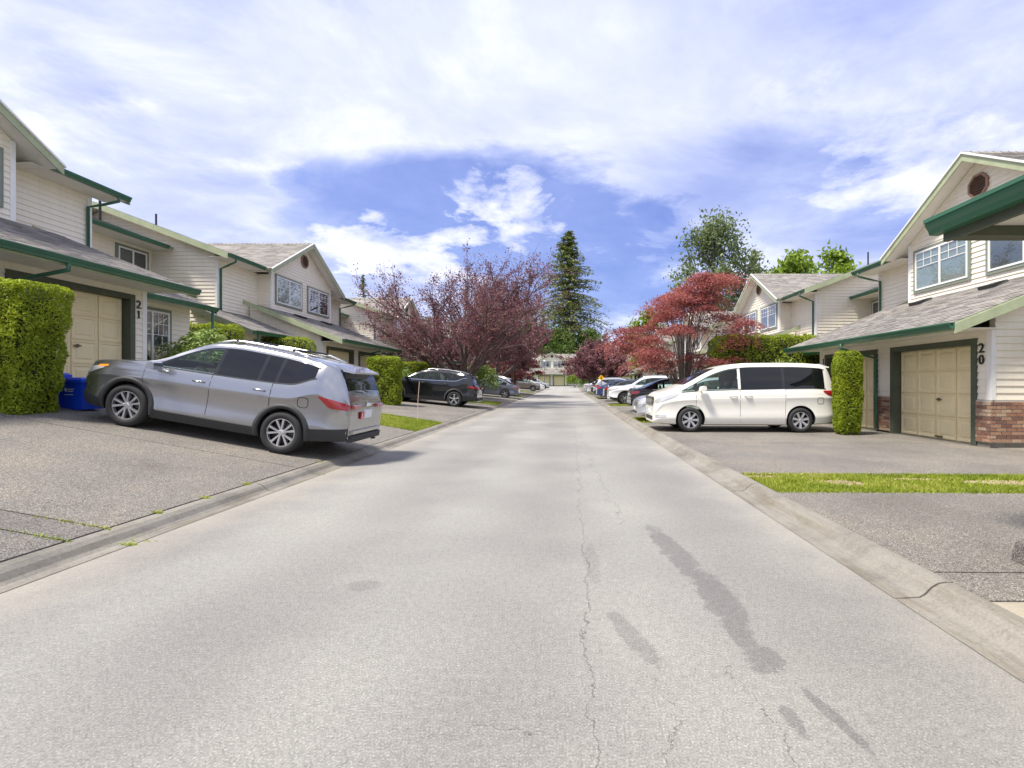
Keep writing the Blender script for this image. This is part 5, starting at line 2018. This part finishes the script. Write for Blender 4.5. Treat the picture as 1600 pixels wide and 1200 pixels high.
VAN = dict(
    T=[(2.42, .60), (2.40, .80), (2.36, .94), (2.25, 1.03), (1.95, 1.13), (1.72, 1.22), (.72, 1.72), (.40, 1.81), (-.2, 1.865), (-1.2, 1.875), (-2.0, 1.845), (-2.22, 1.78), (-2.34, 1.60), (-2.40, 1.20), (-2.44, .95), (-2.45, .50)],
    B=[(2.42, .56), (2.2, .92), (1.6, 1.06), (.9, 1.10), (-.5, 1.14), (-1.8, 1.17), (-2.45, 1.14)],
    W=[(2.42, .66), (2.39, .76), (2.25, .85), (1.95, .905), (1.4, .915), (-1.8, .915), (-2.15, .90), (-2.36, .86), (-2.45, .80)],
    Z=[(2.42, .24), (2.0, .20), (1.0, .19), (-1.0, .19), (-2.0, .22), (-2.45, .28)],
    wb=2.95, rw=.335, tumble=.16, belt=.03, head=.125, pillar=.07, glass_x=[-2.16, -1.02, .16, 1.32, 1.78], flap=(1, -2.0, .86, .085), clear=[2, 3], cabin=(-1.9, 1.5), cabin_floor=.6,
    screen=(.78, 1.60), rear=(-2.385, -2.26), rearfrac=.88, doors=[(.15, 1.32), (-1.06, .14)], sill=.08, handle=.15, handle_mat='paint_silver', belt_mat='plastic_gloss',
    clad=0, archw=0, lamps=[('headlight', 1.78, 2.405, [(1.78, 1.0), (2.1, .86), (2.405, .74)], [(1.78, 1.04), (2.1, .985), (2.33, .90), (2.405, .82)], 'lamp_clear'),
                            ('fog_lamp', 2.12, 2.39, [(2.12, .40), (2.39, .38)], [(2.12, .46), (2.39, .47)], 'lamp_clear'),
                            ('taillight', -2.43, -2.08, [(-2.43, .96), (-2.2, 1.02), (-2.08, 1.10)], [(-2.43, 1.14), (-2.08, 1.135)], 'lamp_red')],
    mirror=(1.18, 1.10), rails=None, seats=[.35, -.75], seat_z=1.2, steer=(.85, -.37, 1.08), wheel='seven', grille=(.72, .94, .56, 5), spoiler=(-2.1, -2.40, .62), wiper=None,
    boxes=[('license_plate', 1, -.16, .16, .46, .60, .02, 'plate_white'), ('lower_intake', 1, -.5, .5, .30, .42, .012, 'plastic_dark'), ('license_plate', -1, -.16, .16, .9, 1.03, .01, 'plate_white')])
TIG = dict(RAV, T=[(2.28, .56), (2.27, .76), (2.22, .93), (2.08, 1.01), (1.7, 1.06), (1.25, 1.10), (1.08, 1.14), (.32, 1.54), (.06, 1.605), (-.4, 1.64), (-1.0, 1.635), (-1.55, 1.59), (-1.93, 1.53), (-2.05, 1.43), (-2.22, 1.14), (-2.29, 1.04), (-2.37, .92), (-2.40, .68), (-2.41, .48)],
           wb=2.74, rw=.358, wheel='five', glass_x=[-1.86, -1.16, -.10, 1.22], clear=[0, 1, 2], rails=(.2, -1.7), spoiler=(-1.88, -2.14, .58), wiper=(-2.24, 1.14), handle=.12, handle_mat='paint_silver', belt_mat='chrome', grille=(.68, .84, .52, 3),
           doors=[(-.06, 1.05), (-1.12, -.07)], screen=(.37, 1.02), rear=(-2.21, -2.02),
           lamps=[('headlight', 1.78, 2.265, [(1.78, .92), (2.265, .76)], [(1.78, .97), (2.265, .88)], 'lamp_clear'),
                  ('taillight', -2.385, -1.95, [(-2.385, .90), (-1.95, .95)], [(-2.385, 1.01), (-1.95, 1.04)], 'lamp_red')],
           boxes=[('license_plate', -1, -.16, .16, .74, .88, .012, 'plate_white'), ('rear_bumper', -1, -.64, .64, .34, .50, .05, 'plastic_dark'), ('skid_plate', -1, -.5, .5, .30, .37, .06, 'alloy'),
                  ('tail_lamp_bar', -1, .30, .66, .90, .99, .012, 'lamp_red'), ('tail_lamp_bar', -1, -.66, -.30, .90, .99, .012, 'lamp_red'), ('front_bumper', 1, -.55, .55, .34, .58, .02, 'plastic_dark')])
LEX = dict(TIG, clear=[2], wheel='ten', grille=(.40, .80, .36, 6), clad=.14, archw=.05, belt_mat='chrome',
           boxes=[('license_plate', -1, -.16, .16, .74, .88, .012, 'plate_white'), ('rear_bumper', -1, -.64, .64, .34, .50, .05, 'plastic_dark'), ('license_plate', 1, -.16, .16, .44, .56, .03, 'plate_white')])
SED = dict(
    T=[(2.32, .50), (2.30, .62), (2.24, .72), (2.1, .79), (1.6, .885), (1.2, .935), (1.05, .97), (.22, 1.375), (-.05, 1.43), (-.4, 1.455), (-.85, 1.43), (-1.25, 1.31), (-1.78, 1.07), (-1.95, 1.035), (-2.2, 1.01), (-2.30, .94), (-2.35, .72), (-2.36, .50)],
    B=[(2.32, .46), (2.1, .72), (1.2, .86), (.3, .90), (-1.0, .945), (-1.9, .97), (-2.36, .80)],
    W=[(2.32, .60), (2.28, .70), (2.12, .80), (1.8, .865), (1.2, .885), (-1.3, .885), (-1.9, .85), (-2.2, .78), (-2.36, .68)],
    Z=[(2.32, .24), (2.0, .18), (1.0, .16), (-1.0, .16), (-2.0, .22), (-2.36, .28)],
    wb=2.70, rw=.322, tumble=.25, belt=.025, head=.085, pillar=.075, glass_x=[-1.45, -.98, -.08, 1.15], flap=(-1, -1.55, .80, .08), clear=[0, 1, 2], cabin=(-1.2, .95), cabin_floor=.5,
    screen=(.26, 1.0), rear=(-1.74, -1.02), rearfrac=.90, doors=[(-.04, 1.02), (-1.02, -.05)], sill=.10, handle=.09, handle_mat='paint_silver', belt_mat='chrome',
    clad=0, archw=0, lamps=[('headlight', 1.78, 2.30, [(1.78, .70), (2.30, .56)], [(1.78, .79), (2.1, .73), (2.30, .65)], 'lamp_clear'),
                            ('taillight', -2.34, -2.02, [(-2.34, .76), (-2.02, .83)], [(-2.34, .90), (-2.02, .92)], 'lamp_red')],
    mirror=(.80, .90), rails=None, seats=[.05, -.8], seat_z=.98, steer=(.5, .36, .86), wheel='five', grille=(.52, .62, .42, 3), spoiler=None, wiper=None,
    boxes=[('license_plate', -1, -.16, .16, .70, .82, .012, 'plate_white'), ('license_plate', 1, -.16, .16, .38, .50, .012, 'plate_white'), ('lower_intake', 1, -.5, .5, .26, .36, .008, 'plastic_dark'), ('rear_valance', -1, -.6, .6, .28, .38, .01, 'plastic_dark')])
for k_, s_ in (('rav', RAV), ('van', VAN), ('tig', TIG), ('lex', LEX), ('sed', SED)):
    car_type(k_, Spec(**s_))

PI = math.pi


def park(key, paint, xref, y, toward_road, side, label, name='parked_car', group='parked cars', k=1.0):
    """xref = X of the bumper nearest the road"""
    S = {'rav': RAV, 'van': VAN, 'tig': TIG, 'lex': LEX, 'sed': SED}[key]
    nose, tail = S['T'][0][0] * k, -S['T'][-1][0] * k
    if side < 0:
        heading = 0.0 if toward_road else PI
        xc = xref - (nose if toward_road else tail)
    else:
        heading = PI if toward_road else 0.0
        xc = xref + (nose if toward_road else tail)
    hw = S['wb'] / 2 * k
    za, zb = gz(xc - hw, y), gz(xc + hw, y)
    sl = math.atan2(zb - za, 2 * hw)
    pitch = sl if abs(heading) < 1 else -sl
    rt = spawn(key, paint, (xc, y, (za + zb) / 2), heading, label, name, pitch, group)
    rt.scale = (k, k, k)
    return rt


rav = park('rav', 'paint_silver', -3.58, 8.48, False, -1, 'silver hybrid crossover parked nose up on the near left driveway', k=.935)
van = park('van', 'paint_pearl', 2.27, 13.25, True, 1, 'pearl white minivan parked nose to the road on the right', k=.96)
park('tig', 'paint_black', -4.25, 23.5, False, -1, 'black crossover parked beyond the lawn strip on the left')
park('sed', 'paint_greyblue', -3.75, 38.0, False, -1, 'blue grey sedan with its tail to the road on the left')
park('tig', 'paint_lightsilver', -4.6, 42.0, False, -1, 'silver car whose roof shows over the blue grey sedan')
park('lex', 'paint_taupe', -3.55, 65.0, True, -1, 'taupe crossover facing the road on the far left')
park('sed', 'paint_white', -3.3, 73.5, True, -1, 'white car farther along the left row')
park('lex', 'paint_lightsilver', -2.9, 82.0, True, -1, 'silver car nearest the far house on the left')
park('sed', 'paint_lightsilver', 2.30, 16.3, True, 1, 'silver sedan with its nose showing behind the minivan')
park('sed', 'paint_black', 2.75, 21.3, False, 1, 'black sedan with red tail lamps behind the silver sedan')
park('lex', 'paint_white', 2.45, 28.6, True, 1, 'white crossover facing the road beyond the black sedan')
park('sed', 'paint_graphite', 2.55, 33.2, False, 1, 'dark grey sedan tail out beside the white crossover')
park('sed', 'paint_blue', 2.35, 37.8, False, 1, 'dark blue sedan in the right row')
park('tig', 'paint_lightsilver', 2.4, 42.6, False, 1, 'silver crossover in the right row by the yellow sign')
park('lex', 'paint_graphite', 2.4, 48.0, True, 1, 'dark crossover in the right row past the yellow sign')
park('sed', 'paint_white', 2.3, 54.5, True, 1, 'white sedan toward the far end of the right row')
park('sed', 'paint_lightsilver', 2.3, 61.5, False, 1, 'pale silver sedan toward the far end of the right row')

park('sed', 'paint_blue', 2.35, 58.0, True, 1, 'small dark blue sedan between the far white and pale silver sedans')
park('lex', 'paint_white', 2.3, 65.8, True, 1, 'white crossover past the pale silver sedan in the right row')
# learner square beside the silver crossover's plate
q = MB()
xt = RAV['T'][-1][0]
q.box(xt - .014, xt - .002, .20, .32, .74, .87)
lp = q.build('learner_sign', 'learner_red', rav)
o = link('letter', text_mesh('L', .13, .003, 'print_white'), lp)
o.location = (xt - .016, .26, .758)
o.rotation_euler = (R(90), 0, R(-90))
# cross bars on the roof rails
for xb_ in (-.15, -1.15):
    q = MB()
    q.tube([(xb_, -.62, 1.765), (xb_, 0, 1.778), (xb_, .62, 1.765)], .018, 8)
    q.build('roof_bar', 'plastic_dark', rav, True)

# ------------------------------------------------------------------ small things
def bin_(loc, rz, label, tilt=0.0):
    H = empty('recycling_bin', loc, rot=(tilt, 0, rz))
    tag(H, label, 'bin', 'blue recycling bins')
    b = MB()
    w0, w1, d0, d1, h = .20, .245, .17, .215, .50
    b.hexa([(-w0, -d0, 0), (w0, -d0, 0), (w0, d0, 0), (-w0, d0, 0)], [(-w1, -d1, h), (w1, -d1, h), (w1, d1, h), (-w1, d1, h)])
    o = b.build('bin_body', 'bin_blue', H)
    b = MB()
    for (xa, xb, ya, yb) in ((-.275, .275, -.245, -.212), (-.275, .275, .212, .245), (-.275, -.242, -.212, .212), (.242, .275, -.212, .212)):
        b.box(xa, xb, ya, yb, h - .045, h + .005)
    b.build('bin_rim', 'bin_blue', H)
    b = MB()
    b.hexa([(-.265, -.235, h + .008), (.265, -.235, h + .008), (.265, .24, h + .008), (-.265, .24, h + .008)], [(-.22, -.19, h + .05), (.24, -.2, h + .035), (.24, .2, h + .035), (-.22, .19, h + .05)])
    b.build('bin_lid', 'bin_blue', H)
    # printed shield and lines of lettering
    b = MB()
    yy = lambda z: -(d0 + (d1 - d0) * z / h) - .0025
    sh = [(-.02, .36), (.03, .36), (.03, .325), (.005, .295), (-.02, .325)]
    b.add([(x - .07, yy(z), z) for x, z in sh], [(0, 1, 2, 3, 4)])
    x = .045
    for (z0, z1, xa, xb) in ((.334, .354, .045, .165), (.300, .322, .045, .15), (.245, .262, -.03, .02), (.245, .262, .03, .145)):
        xa, xb = xa - .07, xb - .07
        xx = xa
        while xx < xb:
            wd = random.uniform(.006, .012)
            b.add([(xx, yy(z0), z0), (min(xx + wd, xb), yy(z0), z0), (min(xx + wd, xb), yy(z1), z1 - random.uniform(0, .006)), (xx, yy(z1), z1 - random.uniform(0, .006))], [(0, 1, 2, 3)])
            xx += wd + .003
    b.build('print', 'print_white', H)


bin_((-8.36, 8.35, gz(-8.36, 8.35)), R(-6), 'blue recycling bin with white print beside the crossover nose')
bin_((-8.86, 8.2, gz(-8.86, 8.2)), R(28), 'blue recycling bin half hidden behind the left hedge')

# driveway marker stake
b = MB()
b.tube([(-4.42, 14.35, gz(-4.42, 14.35) - .05), (-4.40, 14.35, gz(-4.42, 14.35) + .7), (-4.36, 14.35, gz(-4.42, 14.35) + 1.22)], .008, 6)
tag(b.build('marker_stake', 'stake_orange'), 'thin pale orange stake standing in the left lawn strip', 'stake')


def lamp_post(loc, h, wood, label):
    H = empty('lamp_post', loc)
    tag(H, label, 'street lamp', 'street lamps')
    b = MB()
    if wood:
        b.tube([(0, 0, -.1), (0, 0, h)], [.16, .12], 10)
        b.build('post', 'post_wood', H, True)
        b = MB()
        b.tube([(0, 0, h * .80), (-.35, -.05, h * .83)], .03, 6)
        b.build('arm', 'lamp_black', H)
        c = (-.40, -.05, h * .86)
    else:
        b.tube([(0, 0, -.1), (0, 0, .5), (0, 0, .55), (0, 0, h)], [.11, .1, .06, .05], 10)
        b.build('post', 'lamp_black', H, True)
        c = (0, 0, h + .16)
    b = MB()
    b.lathe([(0.01, -.2), (.13, -.16), (.2, 0), (.14, .14), (.01, .2)], 14, 'z', c)
    b.build('globe', 'globe_white', H, True)


lamp_post((-5.3, 47.5, gz(-5.3, 47.5)), 4.5, True, 'brown wooden lamp post with round white globe on the left')
lamp_post((-3.9, 86, gz(-3.9, 86)), 4.6, False, 'slim black lamp post in front of the far house')


def slow_sign():
    H = empty('warning_sign', (2.95, 41.0, gz(2.95, 41.0)))
    tag(H, 'small yellow warning sign above the right row of cars', 'sign')
    b = MB()
    b.tube([(0, .02, -.1), (0, .02, 1.9)], .025, 8)
    b.build('post', 'alloy_dark', H)
    b = MB()
    b.prism([(0, -.02, 1.38), (.27, -.02, 1.65), (0, -.02, 1.92), (-.27, -.02, 1.65)], [(0, -.012, 1.38), (.27, -.012, 1.65), (0, -.012, 1.92), (-.27, -.012, 1.65)])
    p = b.build('plate', 'sign_yellow', H)
    b = MB()
    b.lathe([(.001, -.024), (.035, -.024), (.035, -.0205), (.001, -.0205)], 12, 'y', (0, 0, 1.76))
    b.hexa([(-.05, -.024, 1.6), (.05, -.024, 1.6), (.05, -.0205, 1.6), (-.05, -.0205, 1.6)], [(-.03, -.024, 1.72), (.03, -.024, 1.72), (.03, -.0205, 1.72), (-.03, -.0205, 1.72)])
    b.hexa([(-.08, -.024, 1.5), (-.04, -.024, 1.5), (-.04, -.0205, 1.5), (-.08, -.0205, 1.5)], [(-.03, -.024, 1.6), (.01, -.024, 1.6), (.01, -.0205, 1.6), (-.03, -.0205, 1.6)])
    b.hexa([(.05, -.024, 1.5), (.08, -.024, 1.5), (.08, -.0205, 1.5), (.05, -.0205, 1.5)], [(-.0, -.024, 1.6), (.03, -.024, 1.6), (.03, -.0205, 1.6), (-.0, -.0205, 1.6)])
    b.build('symbol', 'digit_black', p)


slow_sign()
